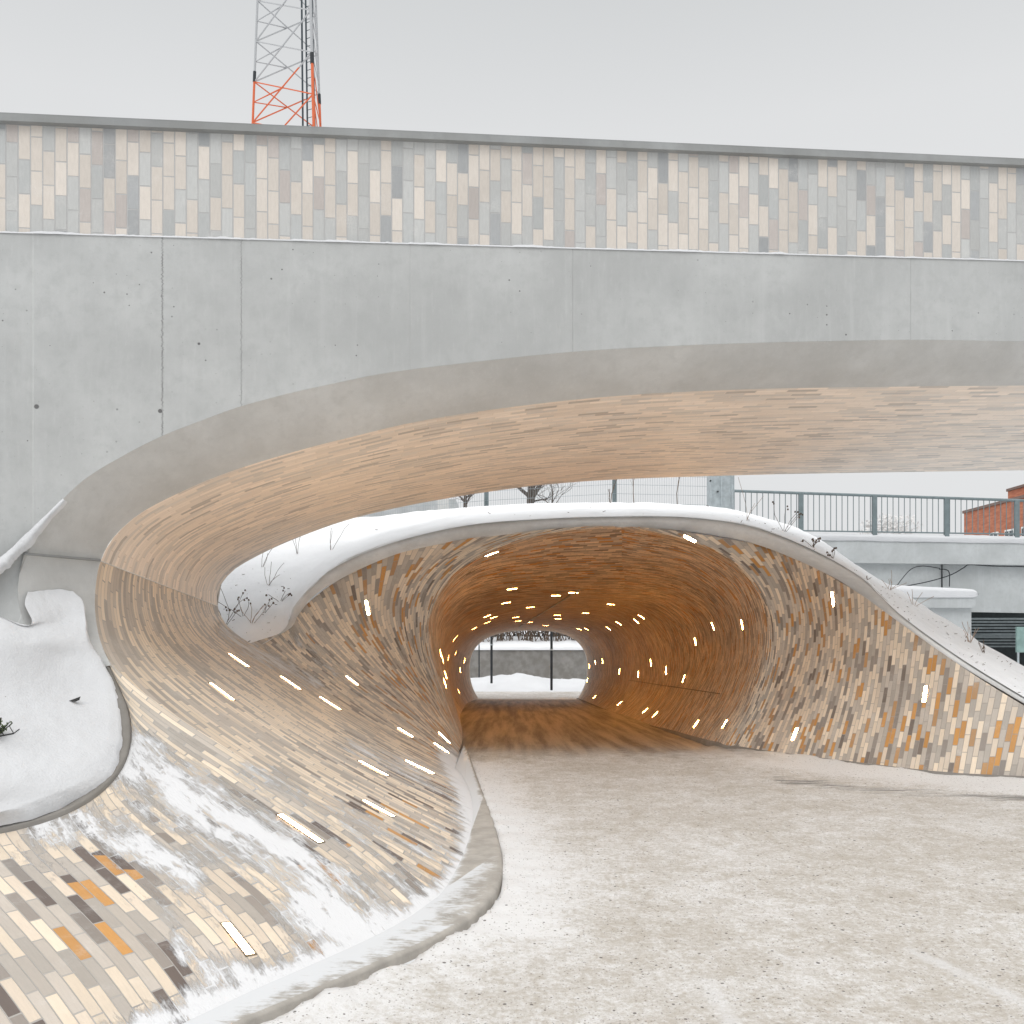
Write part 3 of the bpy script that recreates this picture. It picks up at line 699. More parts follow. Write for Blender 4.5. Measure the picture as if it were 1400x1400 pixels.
for i in range(320):
    px, py = PX(OUTK[i])
    a = [1.1, .95, .7, .45, .25, .15, .05] if py < 1260 else [.9, .72, .6, .5, .25, .1, .0]
    k = 1.0
    if 1090 < py < 1165: k = .25
    elif 1165 <= py < 1260: k = .8
    elif py >= 1260: k = 1.15
    elif py < 1090: k = 1.25
    for j in range(7): att[i, j] = a[j] * k
att[:, 0] = np.maximum(att[:, 0], .7)
k2 = add_grid('kerb', Gk, M['kerb_snowy'], None, None, {'snow': att.ravel()})
tag(k2, 'flat concrete kerb strip dusted with snow, between the tiled slope and the trodden path', 'kerb')
# low stone footing along the right wall
RB = resample(G_R[:, 0], 400)
for _ in range(25): RB[1:-1] = (RB[:-2] + 2 * RB[1:-1] + RB[2:]) / 4
nr_ = side_normals(RB)
if nr_[40].dot(np.array((-1, -.6, 0))) < 0: nr_ = -nr_
nz_ = np.array([.01 * N3(i * .21, 0, 4, 1, 3) for i in range(len(RB))])[:, None]
rows = [RB + up * .055, RB + up * .05 + nr_ * .012, RB + up * .04 + nr_ * (.04 + nz_), RB - up * .05 + nr_ * (.06 + nz_)]
k3 = ribbon('kerb', rows, M['kerb'])
tag(k3, 'low rough concrete footing along the foot of the right hand tunnel wall', 'kerb')

# wing stub left of the arch and the snow-covered bank ------------------------------
A = line([(52,722,7.95),(28,748,7.93),(0,774,7.88),(-40,806,7.75),(-90,850,7.6)], 40)
B = line([(33,757,7.965),(27,785,7.95),(25,812,7.9),(31,845,7.83),(47,880,7.68)], 40)
Gw = np.array([[a * (1 - t) + c * t + np.array((0, .05 * math.sin(math.pi * t), 0)) for t in np.linspace(0, 1, 10)] for a, c in zip(A, B)])
wingo = add_grid('wing_wall', Gw, M['fascia'], bridge)
bank_st = [[(104,814,8.45),(72,810,8.35),(38,813,8.15)],
 [(118,828,8.42),(80,828,8.28),(34,829,8.05)],
 [(122,855,8.32),(84,855,8.2),(38,858,7.92)], [(128,880,8.22),(90,880,8.05),(20,868,7.8),(-60,832,7.7)],
 [(146,905,8.08),(90,908,7.9),(-20,880,7.6),(-200,840,7.5)],
 [(166,945,7.86),(90,945,7.65),(-60,910,7.3),(-300,860,7.2)], [(173,985,7.62),(90,982,7.4),(-90,950,7.0),(-350,900,6.9)],
 [(172,1022,7.38),(90,1015,7.15),(-90,990,6.7),(-380,960,6.5)], [(160,1056,7.1),(80,1051,6.85),(-100,1045,6.4),(-400,1040,6.1)],
 [(128,1080,6.86),(50,1080,6.6),(-120,1085,6.1),(-420,1100,5.8)], [(58,1109,6.52),(0,1108,6.35),(-150,1118,5.9),(-450,1150,5.5)],
 [(-2,1123,6.3),(-60,1128,6.1),(-200,1145,5.7),(-480,1195,5.3)], [(-112,1145,6.0),(-170,1140,5.85),(-300,1145,5.5),(-520,1160,5.2)],
 [(-262,1168,5.6),(-310,1164,5.5),(-400,1170,5.3),(-600,1190,5.0)]]
bs = [line([(a, b_, D - (.20 if b_ < 895 else .10 if b_ < 925 else 0)) for a, b_, D in c], 90) for c in bank_st]
Gb = loft(bs, 10)
for i in range(Gb.shape[0]):
    for j in range(Gb.shape[1]):
        p = Gb[i, j]; e = min(1, j / 4)
        Gb[i, j, 2] += .012 + e * (.020 + .020 * N3(p[0], p[1], 0, 1.6, 4) + .006 * N3(p[0], p[1], 6, 6, 3)) - (.05 if j == 0 else 0) + .004 * N3(p[0], p[1], 1, 14, 2)
        if j == 1: Gb[i, j, 2] += .0; 
for i in range(Gb.shape[0]):                     # ragged edge
    for j in range(0, 5): Gb[i, j] += np.array((-1, .1, 0)) * (.016 * N3(i * .23, 0, 0, 1, 3) + .022) * (1 - j / 5)
bank = add_grid('snow_bank', Gb, M['snow_clean']); tag(bank, None, None, None, 'structure')
# snow along the wing's top edge
S = line([(90,684,7.97),(62,712,7.95),(34,741,7.93),(8,765,7.9),(-14,786,7.8),(-60,830,7.65)], 120); V = []
for i, p in enumerate(S):
    wv = (.016 + .035 * min(1, i / 50)) * (1 + .4 * N3(i * .08, 0, 0, 1, 3)) 
    V += [p + np.array((-wv * .8, -.0, wv * .35)), p + np.array((-wv * .1, -.05, wv * .5)), p + np.array((wv * .9, -.06, -wv * .25)), p + np.array((wv * .9, .0, -wv * .8))]
o = mesh('wing_snow', V, grid_faces(120, 4), M['snow_clean'], smooth=True); tag(o, None, None, None, 'stuff')

# tunnel rim ------------------------------------------------------------------------
rp = [((345,886),(343,884),12.0),((395,860),(391,853),12.5),((408,840),(402,830),12.75),((432,812),(427,801),13.1),((470,789),(464,771),13.5),((510,770),(500,754),13.7),((547,756),(540,740),13.9),((595,745),(590,728),14.05),
 ((640,737),(640,718),14.2),((750,725),(750,709),14.35),((850,721),(850,706),14.45),((928,725),(935,707),14.3),((1000,736),(1012,716),14.05),((1046,748),(1068,733),13.7),((1095,768),(1128,760),13.2),((1143,791),(1178,790),12.5),
 ((1175,813),(1200,810),12.1),((1234,854),(1241,848),11.3),((1304,904),(1309,898),10.6),((1397,960),(1401,953),10.05),((1512,1024),(1515,1017),9.65),((1700,1070),(1702,1064),9.16)]
Ri = np.array([P(*a, D) for a, c, D in rp]); Ro = np.array([P(*c, D + .22) for a, c, D in rp])
ts = np.linspace(0, len(rp) - 1, 260); Ri, Ro = cr_interp(Ri, ts), cr_interp(Ro, ts)
rows = [Ri + np.array((0, .02, -.0)), Ri + np.array((0, -.03, -.004)), Ro + np.array((0, -.02, 0)), Ro + np.array((0, .0, .012)), Ro + np.array((0, .25, .0))]
ribbon('concrete_rim', rows, M['rim'], tunnel)
# mound over the tunnel
mst = [((150,866),13.4,(0,722),19),((290,874),12.7,(150,720),19),((343,887),12.0,(300,716),19),((388,862),12.45,(380,713),19),((399,838),12.85,(440,711),19),((427,803),13.2,(500,707),19),((464,773),13.6,(560,701),19),
 ((540,742),14.0,(600,697),19),((640,719),14.3,(660,692),19),((750,710),14.45,(760,688),19),((850,707),14.55,(850,687),19),((935,708),14.4,(930,690),19),((1012,717),14.15,(1000,697),18.8),((1068,734),13.8,(1072,716),18),
 ((1128,761),13.3,(1111,732),17),((1178,791),12.6,(1149,757),16.2),((1204,816),12.1,(1191,785),15.3),((1238,847),11.4,(1238,812),14.4),((1309,898),10.7,(1290,845),13.2),((1400,954),10.12,(1370,894),11.9),((1515,1019),9.72,(1500,960),10.9),((1702,1066),9.2,(1750,1020),10)]
st = []
for (a, Da, c, Dc) in mst:
    p0 = P(a[0], a[1] - 1, Da + .03); p1 = P(*c, Dc)
    right = max(0., min(1, (p1[0] - 4.6) / .9))
    t = np.linspace(0, 1, 40)[:, None]
    front = p0 * (1 - t) + p1 * t; front[:, 2] += .03 * np.sin(np.pi * t[:, 0])
    b1 = p1 + np.array((.2 * right, 1.0, -.06 - .5 * right)); b2 = p1 + np.array((1.0 * right, 4.5, -.35 - 3.2 * right))
    b3 = np.array((p1[0] + 1.6 * right, 37.6, (p1[2] - 1.5) if right < .05 else -1.75)); 
    if right < .05: b3[2] = 1.45
    b2[2] = max(b2[2], -1.75); 
    back = cr_interp([front[-1], b1, b2, b3], np.linspace(0, 3, 25))[1:]
    st.append(np.vstack([front, back]))
Gm = loft(st, 9)
for i in range(Gm.shape[0]):
    for j in range(Gm.shape[1]):
        p = Gm[i, j]; e = min(1, j / 5); k = .035 if j < 40 else .08
        Gm[i, j, 2] += e * k * N3(p[0], p[1], 0, 1.3, 4) * (0.5 if p[1] > 18 else 1) + e * .012 * N3(p[0], p[1], 9, 7, 2) + (.035 * max(0, N3(p[0] * 1.0, p[1], 4, 3.5, 3)) if 0 < j < 5 else 0)
mound = add_grid('snow_mound', Gm, M['snow_mound']); tag(mound, None, None, None, 'structure')
# portal wall at the far end of the tunnel
ringE = np.vstack([G_L[-1], G_R[-1][::-1]]); cen = np.array((.7, 38.0, -.2)); o_ = []
for p in ringE:
    d = p - cen; d = d / (np.linalg.norm(d) + 1e-6); k = 1e9
    for (lim, comp, sg) in ((8.5, 0, 1), (-8.5, 0, -1)):
        if d[0] * sg > 1e-3: k = min(k, (lim) / d[0])
    if d[2] > 1e-3: k = min(k, 1.9 / d[2])
    if d[2] < -1e-3: k = min(k, 1.65 / -d[2])
    q_ = cen + d * k; o_.append(q_)
ringO = np.array(o_); rows = [ringE, ringE + np.array((0, .25, 0)), ringO + np.array((0, .25, 0))]
ribbon('portal_wall', rows, M['rim'], tunnel, False)

# ------------------------------------------------------------------ light strips set into the tiles
allG = [('kw', G_kw), ('slope', G_lo), ('left', G_L), ('right', G_R)]
trees_ = []
for nm, G in allG:
    fcs = grid_faces(*G.shape[:2]); trees_.append((nm, G, BVHTree.FromPolygons([Vector(p) for p in G.reshape(-1, 3)], [tuple(int(i) for i in f) for f in fcs])))
def hit(px, py):
    o = Vector((0, 0, EYE)); d = Vector(((px - CX) / F, 1, -(py - HZ) / F)).normalized(); best = None
    for nm, G, t in trees_:
        loc, nrm, idx, dist = t.ray_cast(o, d)
        if loc is not None and (best is None or dist < best[3]):
            m_ = G.shape[1] - 1; i, j = idx // m_, idx % m_
            tan = Vector(G[i, j + 1] - G[i, j]).normalized()
            if nrm.dot(d) > 0: nrm = -nrm
            best = (loc, nrm, tan, dist, nm)
    return best
ORD = ['first', 'second', 'third', 'fourth', 'fifth', 'sixth', 'seventh', 'eighth', 'ninth', 'tenth', 'eleventh', 'twelfth', 'thirteenth', 'fourteenth', 'fifteenth', 'sixteenth', 'seventeenth', 'eighteenth',
       'nineteenth', 'twentieth', 'twenty-first', 'twenty-second', 'twenty-third', 'twenty-fourth', 'twenty-fifth', 'twenty-sixth']
LG = {
 'slope': ([(325,1284),(410,1133),(517,1106),(510,1051),(303,946),(326,903),(397,934),(451,962),(481,931)],
   ['large lit strip in the snowy tiles nearest the camera, beside dark tiles', 'bright lit strip halfway up the snowy slope, beside an ochre tile', 'slim lit strip near the path at the lower right of the slope',
    'slim lit strip just above the lowest strip at the path side of the slope', 'lit strip highest left on the slope, below the joint of the arch', 'lit strip just under the point of the snowy gap, topmost on the slope',
    'slim lit strip below the snowy gap, on the smooth part of the slope', 'slim lit strip on the slope between the snowy gap and the path', 'lit strip just inside the left foot of the tunnel mouth']),
 'mouth': ([(573,1049),(607,1009),(603,1023),(554,1002),(502,831),(672,757),(943,737),(1139,819),(1265,949),(1087,1004)],
   ['faint lit strip by the path where slope and tunnel wall meet, lowest there', 'slim lit strip just before the black corner at the left of the tunnel', 'slim lit strip near the snow at the left corner of the tunnel floor', 'dim lit strip low on the left side of the tunnel mouth',
    'lit strip at the upper left of the tunnel mouth among ochre tiles', 'lit strip on the tunnel ceiling left of the middle, close under the rim', 'lit strip on the tunnel ceiling right of the middle, close under the rim',
    'lit strip high on the right wall of the tunnel mouth, close to the rim', 'lit strip on the rightmost part of the tiled wall, with ochre tiles at both ends', 'lit strip low on the right wall, nearest the snowy path']),
 'ceiling': ([(700,805),(784,810),(760,814),(692,824),(835,826),(725,830),(801,838),(666,842),(675,844),(762,841),(705,844),(763,846),(666,851),(708,849),(724,851),(746,855),(649,859)],
   '{} light strip from the mouth on the ceiling inside the tunnel'),
 'shoulder': ([(1015,854),(975,856),(951,877),(877,843),(870,849),(846,852),(832,859),(802,860),(792,860)], '{} light strip from the mouth along the upper right shoulder of the tunnel'),
 'right_mid': ([(935,928),(911,917),(890,906),(873,922),(847,918),(824,904),(814,906),(806,911)], '{} light strip from the mouth along the middle of the right tunnel wall'),
 'right_low': ([(991,990),(952,990),(896,977),(882,972),(847,962),(813,953),(803,930)], '{} light strip from the mouth along the foot of the right tunnel wall'),
 'left': ([(602,893),(605,901),(609,923),(613,899),(608,934),(622,873),(623,893),(627,945),(629,916),(635,903),(651,933)], '{} light strip from the mouth along the left tunnel wall'),
}
fb = MB()
proto = None
def make_light(mat):
    t = bpy.data.objects.new('wall_light', None); t.empty_display_size = .05
    mb = MB(); l_, w_ = .285, .047; 
    for (c, d) in (((0, w_ / 2 + .004, .001), (l_ + .016, .008, .006)), ((0, -w_ / 2 - .004, .001), (l_ + .016, .008, .006)), ((l_ / 2 + .004, 0, .001), (.008, w_, .006)), ((-l_ / 2 - .004, 0, .001), (.008, w_, .006))): mb.box(c, d)
    f = bpy.data.meshes.new('frame'); f.from_pydata(mb.v, [], mb.f); f.materials.append(M['light_frame'])
    mb = MB(); mb.box((0, 0, .0), (l_, w_, .005))
    l = bpy.data.meshes.new('diffuser'); l.from_pydata(mb.v, [], mb.f); l.materials.append(mat)
    return f, l
fm, lm_ = make_light(M['light']); lm_in = make_light(M['light_in'])[1]; lm_mo = make_light(M['light_mouth'])[1]
from mathutils import Matrix
LSC = {'slope': (1 / .82, .8), 'kw': (1 / .62, .88), 'left': (1 / 1.3, .85), 'right': (1 / 1.45, .85)}
def put_light(px, py, label, group):
    h = hit(px, py)
    if h is None: return
    loc, nrm, tan, dist, nm = h
    x = (tan - nrm * tan.dot(nrm)).normalized(); y = nrm.cross(x)
    t = bpy.data.objects.new('wall_light', None); COL.objects.link(t); t.empty_display_size = .05
    R = Matrix((x, y, nrm)).transposed()
    fs = 1.0 if 'deep' not in group else .85
    t.matrix_world = Matrix.Translation(loc + nrm * .004) @ R.to_4x4() @ Matrix.Diagonal((LSC[nm][0] * fs, LSC[nm][1], 1, 1))
    for me, nmn in ((fm, 'frame'), (lm_ if 'slope' in group else lm_mo if 'mouth' in group else lm_in, 'diffuser')):
        c = bpy.data.objects.new(nmn, me); COL.objects.link(c); c.parent = t
    tag(t, label, 'light strip', group)
for key, (pts, lab) in LG.items():
    for i, (px, py) in enumerate(pts):
        put_light(px, py, lab[i] if isinstance(lab, list) else lab.format(ORD[i]), {'slope': 'light strips set in the tiled slope', 'mouth': 'light strips round the tunnel mouth'}.get(key, 'light strips deep in the tunnel'))

# ------------------------------------------------------------------ view beyond the tunnel
stone = concrete('stone_wall', (.25, .24, .225), pits=False, dark=.7, streak=False)
rw = empty('retaining_wall', (1, 48, -1.7), 'grey stone wall topped with snow, seen through the far end of the tunnel', 'wall')
V, Fc = [], []
xs = np.linspace(-14, 16, 120)
for x in xs:
    zt = -.09 + .03 * N3(x, 0, 0, .9); V += [(x, 48 + .05 * N3(x, 1, 0, 2), -1.8), (x, 48.02 + .05 * N3(x, 2, 0, 2), -.9), (x, 48.05, zt), (x, 48.5, zt + .02)]
mesh('wall', V, grid_faces(120, 4), stone, rw)
V = []
for x in xs:
    h = .10 + .05 * N3(x, 5, 0, 1.5)
    V += [(x, 47.98, -.10), (x, 48.0, -.03 + h * .6), (x, 48.3, h), (x, 50, .10 + h), (x, 55, .30 + h), (x, 62, .4)]
o = mesh('hillside', V, grid_faces(120, 6), M['snow'], smooth=True); o['kind'] = 'structure'
mb = MB()
V = []
for i, x in enumerate(np.linspace(-5, 7, 70)):
    for j, y in enumerate(np.linspace(39.2, 47, 30)):
        h = max(0, .55 * math.exp(-((y - 44.3) / 1.6) ** 2) * (.7 + .5 * math.exp(-((x - .4) / 1.2) ** 2) + .3 * N3(x, y, 0, .8)) - .02)
        V.append((x, y, -1.69 + h + .02 * N3(x, y, 0, 4)))
o = mesh('snow_pile', V, grid_faces(70, 30), M['snow_clean'], smooth=True); o['kind'] = 'stuff'
for px, y0, D, r, lab in ((672, 925, 42.5, .055, 'tall black post, second from the left beyond the tunnel'), (754, 934, 40.5, .055, 'tall black post on the right beyond the tunnel'), (655, 922, 45.5, .03, 'thin black pole, leftmost beyond the tunnel')):
    p = P(px, y0, D); t = empty('post', tuple(p), lab, 'post', 'posts beyond the tunnel')
    mb = MB(); mb.tube(p + np.array((0, 0, -.3)), p + np.array((0, 0, 3.2)), r, n=10); mb.build('shaft', M['dark_metal'], t)
    mb = MB(); mb.tube(p + np.array((0, 0, 1.4)), p + np.array((0, 0, 1.46)), r * 1.3, n=10); mb.build('collar', M['galv'], t)

def grow(mb, p, d, L_, r, depth, spread=.6, up_=.1, seg=2):
    for k in range(seg):
        q_ = p + d * (L_ / seg); mb.tube(p, q_, r, r * .86, n=5 if r > .02 else 3); p = q_; r *= .86
        d = (d + Vector((random.gauss(0, .12), random.gauss(0, .12), random.gauss(0, .08) + up_ * .3))).normalized()
        if depth > 0 and k < seg - 1:
            dd = (d + Vector((random.gauss(0, spread), random.gauss(0, spread), random.gauss(0, spread * .5)))).normalized()
            grow(mb, p, dd, L_ * .6, r * .55, depth - 1, spread, up_)
    if depth > 0:
        for _ in range(random.choice((2, 3))):
            dd = (d + Vector((random.gauss(0, spread), random.gauss(0, spread), abs(random.gauss(0, spread * .5)) + up_))).normalized()
            grow(mb, p, dd, L_ * .72, r * .62, depth - 1, spread, up_)
def bare_tree(base, H, label, group='bare trees behind the fence', trunk=.09, depth=4, spread=.55, mat='bark', lean=(0, 0)):
    t = empty('bare_tree', tuple(base), label, 'tree', group)
    mb = MB(); b0 = Vector(base); top = b0 + Vector((lean[0], lean[1], H * .32)); mb.tube(b0, top, trunk, trunk * .8, 8); mb.build('trunk', M[mat], t)
    mb = MB()
    for k in range(4):
        a = k * 2.4 + random.random(); dd = Vector((math.cos(a) * .8, math.sin(a) * .8, .55 + random.random() * .4)).normalized()
        grow(mb, top - Vector((0, 0, H * .05 * k)), dd, H * .26, trunk * .5, depth, spread)
    grow(mb, top, Vector((.05, 0, 1)).normalized(), H * .3, trunk * .7, depth, spread)
    mb.build('crown', M[mat], t); return t
def shrub(base, H, n, label, group, mat='twig', cat='shrub', name='bare_shrub', spread=.5, depth=2, r=.012):
    mb = MB()
    for _ in range(n):
        b = Vector(base) + Vector((random.gauss(0, H * .16), random.gauss(0, H * .16), -.03))
        grow(mb, b, Vector((random.gauss(0, spread * .6), random.gauss(0, spread * .6), 1)).normalized(), H * .45, r, depth, spread, .25)
    o = mb.build(name, M[mat]); return tag(o, label, cat, group)
# brush screen behind the wall
for i, x in enumerate(np.linspace(-4.6, 6.4, 9)):
    shrub((x, 52 + random.uniform(-.6, .6), .22), 2.6, 30, '{} leafless shrub from the left on the snowy rise beyond the tunnel'.format(ORD[i]), 'shrubs beyond the tunnel', 'twig', depth=3, r=.022)
# evergreen hedge mass behind the shrubs
def leaf_mass(name, c, rad, n, size, mat, parent=None):
    V, Fc = [], []
    for _ in range(n):
        v = Vector((random.gauss(0, 1), random.gauss(0, 1), random.gauss(0, 1))).normalized() * (random.random() ** .4)
        k = 1 + .3 * noise.noise(v * 2.3)
        p = Vector((c[0] + v.x * rad[0] * k, c[1] + v.y * rad[1] * k, c[2] + v.z * rad[2] * k))
        a = Vector((random.gauss(0, 1), random.gauss(0, 1), random.gauss(0, 1))).normalized() * size; b_ = a.orthogonal().normalized() * size * .5
        n0 = len(V); V += [p - a, p + b_, p + a, p - b_]; Fc.append((n0, n0 + 1, n0 + 2, n0 + 3))
    return mesh(name, V, Fc, mat, parent)
M['hedge'] = simple('winter_hedge', (.13, .115, .10), .9, var=.5, scale=1.5)
hd = leaf_mass('hedge', (1, 56, 2.2), (11, 1.2, 2.2), 16000, .12, M['hedge']); tag(hd, 'grey brown winter hedge filling the top of the far tunnel opening', 'hedge')

# fence, cabinet, trees above the mound --------------------------------------------------
FY = 20.5
def fence():
    t = empty('mesh_fence', (0, FY, 3.6), 'grey welded wire fence on the snowy crest behind the tunnel', 'fence')
    posts = [(474, 712), (563, 705), (665, 697), (753, 690), (840, 688), (925, 689)]
    xs_ = [(px - 700) * FY / F for px, _ in posts]
    base = [3.55, 3.62, 3.78, 3.9, 3.95, 3.92]
    for x, z in zip(xs_, base):
        if abs(x - xs_[1]) < .01 or abs(x - xs_[3]) < .01 or abs(x - xs_[5]) < .01: continue
        mb = MB(); mb.box((x, FY, z + .6), (.09, .06, 2.3)); mb.build('post', M['rail'], t)
    xs2 = [xs_[0] - 2.8] + [xs_[0], xs_[2], xs_[4]] + [4.35]; zb = [3.5, 3.5, 3.75, 3.9, 3.85]
    for a, c, za, zc in zip(xs2[:-1], xs2[1:], zb[:-1], zb[1:]):
        mb = MB(); n_ = int((c - a) / .05)
        for k in range(n_ + 1):
            x = a + (c - a) * k / n_; z = za + (zc - za) * k / n_; mb.tube((x, FY - .04, z - .1), (x, FY - .04, z + 1.6), .0032, n=3)
        for k in range(9):
            mb.tube((a, FY - .045, za + .2 * k), (c, FY - .045, zc + .2 * k), .0045, n=3)
        mb.build('wire_panel', M['wire'], t)
fence()
t = empty('steel_cabinet', tuple(P(985, 700, 19.8)), 'tall pale galvanised steel box at the end of the wire fence, beside the railing', 'cabinet')
p = P(985, 700, 19.8)
mb = MB(); mb.box((p[0], p[1], p[2] + .6), (.50, .35, 1.8)); mb.build('housing', M['galv'], t)
mb = MB(); 
for dx in (-.235, -.02, .2): mb.box((p[0] + dx, p[1] - .19, p[2] + .6), (.035, .03, 1.8))
mb.build('edge_strip', M['galv'], t)
mb = MB()
for dx, dz in ((-.25, .62), (-.25, .08), (-.1, .4), (.14, .02), (.2, .02)): mb.tube((p[0] + dx, p[1] - .22, p[2] + dz), (p[0] + dx, p[1] - .17, p[2] + dz), .018, n=8)
mb.build('bolt', M['dark_metal'], t)
bare_tree(P(725, 720, 30), 3.4, 'leafless tree spreading wide behind the middle of the wire fence', trunk=.13, depth=4, spread=.7)
bare_tree(P(636, 715, 27), 2.2, 'small leafless tree behind the fence, left of the widest one', trunk=.06, depth=4, spread=.6)
bare_tree(P(755, 718, 27), 2.0, 'thin leafless sapling right of the spreading tree behind the fence', trunk=.03, depth=3, spread=.6)
mb = MB(); p = P(606, 720, 24); mb.box((p[0], p[1], p[2] + 1.2), (.28, .28, 2.4)); o = mb.build('concrete_post', M['band']); tag(o, 'stout grey post standing behind the fence, under the bridge edge', 'post')
for px, py, H, lab in ((802, 690, .95, 'thin upright sapling against the fence, left of the right fence post'), (850, 689, 1.1, 'slender leaning sapling right of the right fence post'),
                       (918, 692, 1.2, 'slender leaning sapling between the fence post and the steel box'), (828, 690, .35, 'short dry weed tuft on the crest of the mound')):
    shrub(P(px, py, 19.0), H, 1, lab, 'saplings along the wire fence', 'twig', 'sapling', 'sapling', .25, 2, .011)
# low buildings far behind the fence
mb = MB(); p = P(560, 700, 70); mb.box((p[0], 70, p[2] - 3), (7, 4, 7.4)); o = mb.build('grey_building', M['far_concrete']); 
tag(o, 'low grey building in the distance at the left behind the fence', 'building')

# ------------------------------------------------------------------ second bridge at the right
RB2 = empty('girder_bridge', (14, 28, 0), 'pale concrete girder bridge with snowy edge, behind the tunnel at the right', 'bridge')
def bz(x, y, py_l, py_r, D=28): pass
D2 = 28.0
def q2(px, py, D=D2): return P(px, py, D)
def slab(name, pts_front, depth, mat, parent):
    """extrude a picture-traced outline at its real distance backwards by depth metres"""
    mb = MB(); Fp = [Vector(p) for p in pts_front]; Bp = [p + Vector((0, depth, 0)) for p in Fp]; n = len(Fp)
    mb.poly(Fp[::-1]); mb.poly(Bp)
    for i in range(n): mb.poly([Fp[i], Fp[(i + 1) % n], Bp[(i + 1) % n], Bp[i]])
    return mb.build(name, mat, parent)
slab('edge_beam', [q2(950, 730), q2(1700, 742), q2(1700, 776), q2(950, 767)], .5, M['far_concrete'], RB2)
slab('girder', [q2(1289, 772, 28.3), q2(1700, 777, 28.3), q2(1700, 843, 28.3), q2(1289, 836, 28.3)], .6, M['far_concrete'], RB2)
slab('abutment', [q2(1000, 767.5, 28.25), q2(1287, 771, 28.25), q2(1287, 900, 28.25), q2(1000, 900, 28.25)], 3.5, M['far_concrete'], RB2)
slab('deck', [q2(950, 733, 28.55), q2(1700, 745, 28.55), q2(1700, 765, 28.55), q2(950, 760, 28.55)], 9, M['far_concrete'], RB2)
mb = MB(); p0, p1 = q2(1287, 771, 28.2), q2(1287, 836, 28.2); mb.tube(p0, p1, .008, n=6); mb.build('joint_strip', M['dark_metal'], RB2)
steel = simple('dark_steel_deck', (.30, .34, .35), .6, .2)
mb = MB()
for k in range(10):
    z = q2(1340, 838)[2] - .03; y0 = 29.2 + k * .85
    pyb = 846 + 4.2 * k; zb_ = EYE - (pyb - HZ) * y0 / F; mb.box((19, y0, zb_), (16, .10, .055))
mb.build('cross_beam', steel, RB2)
mb = MB()
for k in range(14): 
    a_ = P(1320 + k * 24, 896, 37.6); c_ = P(1320 + k * 24 + 60, 868, 37.4); mb.tube(a_ - np.array((3.4, 0, -.75)), c_, .10, n=4)
mb.build('corrugation', steel, RB2)
M['underside'] = simple('shaded_wall', (.04, .05, .052), .8)  # near-black colour stands in for the shade beneath the girder bridge
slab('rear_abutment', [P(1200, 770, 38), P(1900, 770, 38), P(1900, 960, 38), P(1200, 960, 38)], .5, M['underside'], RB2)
# snow on the deck edge
V = []
xs_ = np.linspace(950, 1700, 200)
for px in xs_:
    py = 730 + 12 * (px - 950) / 750; h = .06 + .035 * N3(px * .02, 0, 0, 1, 3)
    a = q2(px, py); V += [a + np.array((0, -.03, -.10 - h * .5)), a + np.array((0, -.08, -.02)), a + np.array((0, -.02, h + .03)), a + np.array((0, .5, h + .06))]
o = mesh('deck_snow', V, grid_faces(200, 4), M['snow_clean'], smooth=True); o['kind'] = 'stuff'
# pier with rounded snow-capped head
pier = empty('bridge_pier', tuple(q2(1280, 880, 25)), 'pale concrete pier with a broad snow capped head beside the sloping snow', 'pier')
DP = 24.5
def rounded(pxs, py0, py1, r):
    x0, x1 = pxs; pts = []
    for (cx_, cy_, a0) in ((x1 - r, py0 + r, -90), (x1 - r, py1 - r, 0), (x0 + r, py1 - r, 90), (x0 + r, py0 + r, 180)):
        for k in range(6):
            a = math.radians(a0 + 90 * k / 5); pts.append(P(cx_ + r * math.cos(a), cy_ + r * math.sin(a), DP))
    return pts
slab('pier_head', rounded((1222, 1334), 806, 831, 6), 1.6, M['far_concrete'], pier)
slab('shaft', [P(1232, 829, DP + .15), P(1328, 829, DP + .15), P(1328, 960, DP + .15), P(1232, 960, DP + .15)], 1.3, M['far_concrete'], pier)
V = []
for i, px in enumerate(np.linspace(1219, 1337, 50)):
    e = min(1, min(px - 1219, 1337 - px) / 10.0); e = math.sqrt(max(0, 1 - (1 - e) ** 2)); top = (799 + (px - 1219) * .05) if True else 0
    for (dy, s_) in ((-.03, .0), (-.07, .45), (-.02, .85), (.3, 1), (1.2, 1), (1.62, .3)):
        V.append(P(px, 813 - (813 - top) * (e * s_ + .0) - (0 if s_ else -4 * e), DP) + np.array((0, dy, 0)))
o = mesh('pier_snow', V, grid_faces(50, 6), M['snow_clean'], smooth=True); o['kind'] = 'stuff'
# cables
def cable(pts, r, lab):
    pl = resample(cr_interp(np.array([P(*p) for p in pts]), np.linspace(0, len(pts) - 1, 40)), 40); mb = MB()
    for a, c in zip(pl[:-1], pl[1:]): mb.tube(a, c, r, n=5)
    o = mb.build('cable', M['dark_metal'], smooth=True); tag(o, lab, 'cable')
cable([(1420,775,28.1),(1360,774,28.1),(1326,772,28.1),(1318,776,28.1),(1300,786,28.1),(1270,795,28.1),(1235,802,28.1)], .016, 'thick black cable sagging along the top of the girder, bending down to the pier')
cable([(1285,777,28.1),(1262,774,28.1),(1246,778,28.1),(1232,793,28.1),(1226,802,28.1)], .012, 'grey cable looping left from the girder joint down behind the snow')
cable([(1284,778,28.1),(1294,779,28.1),(1298,784,28.1),(1298,802,28.1)], .015, 'short black conduit bending down between girder joint and pier head')
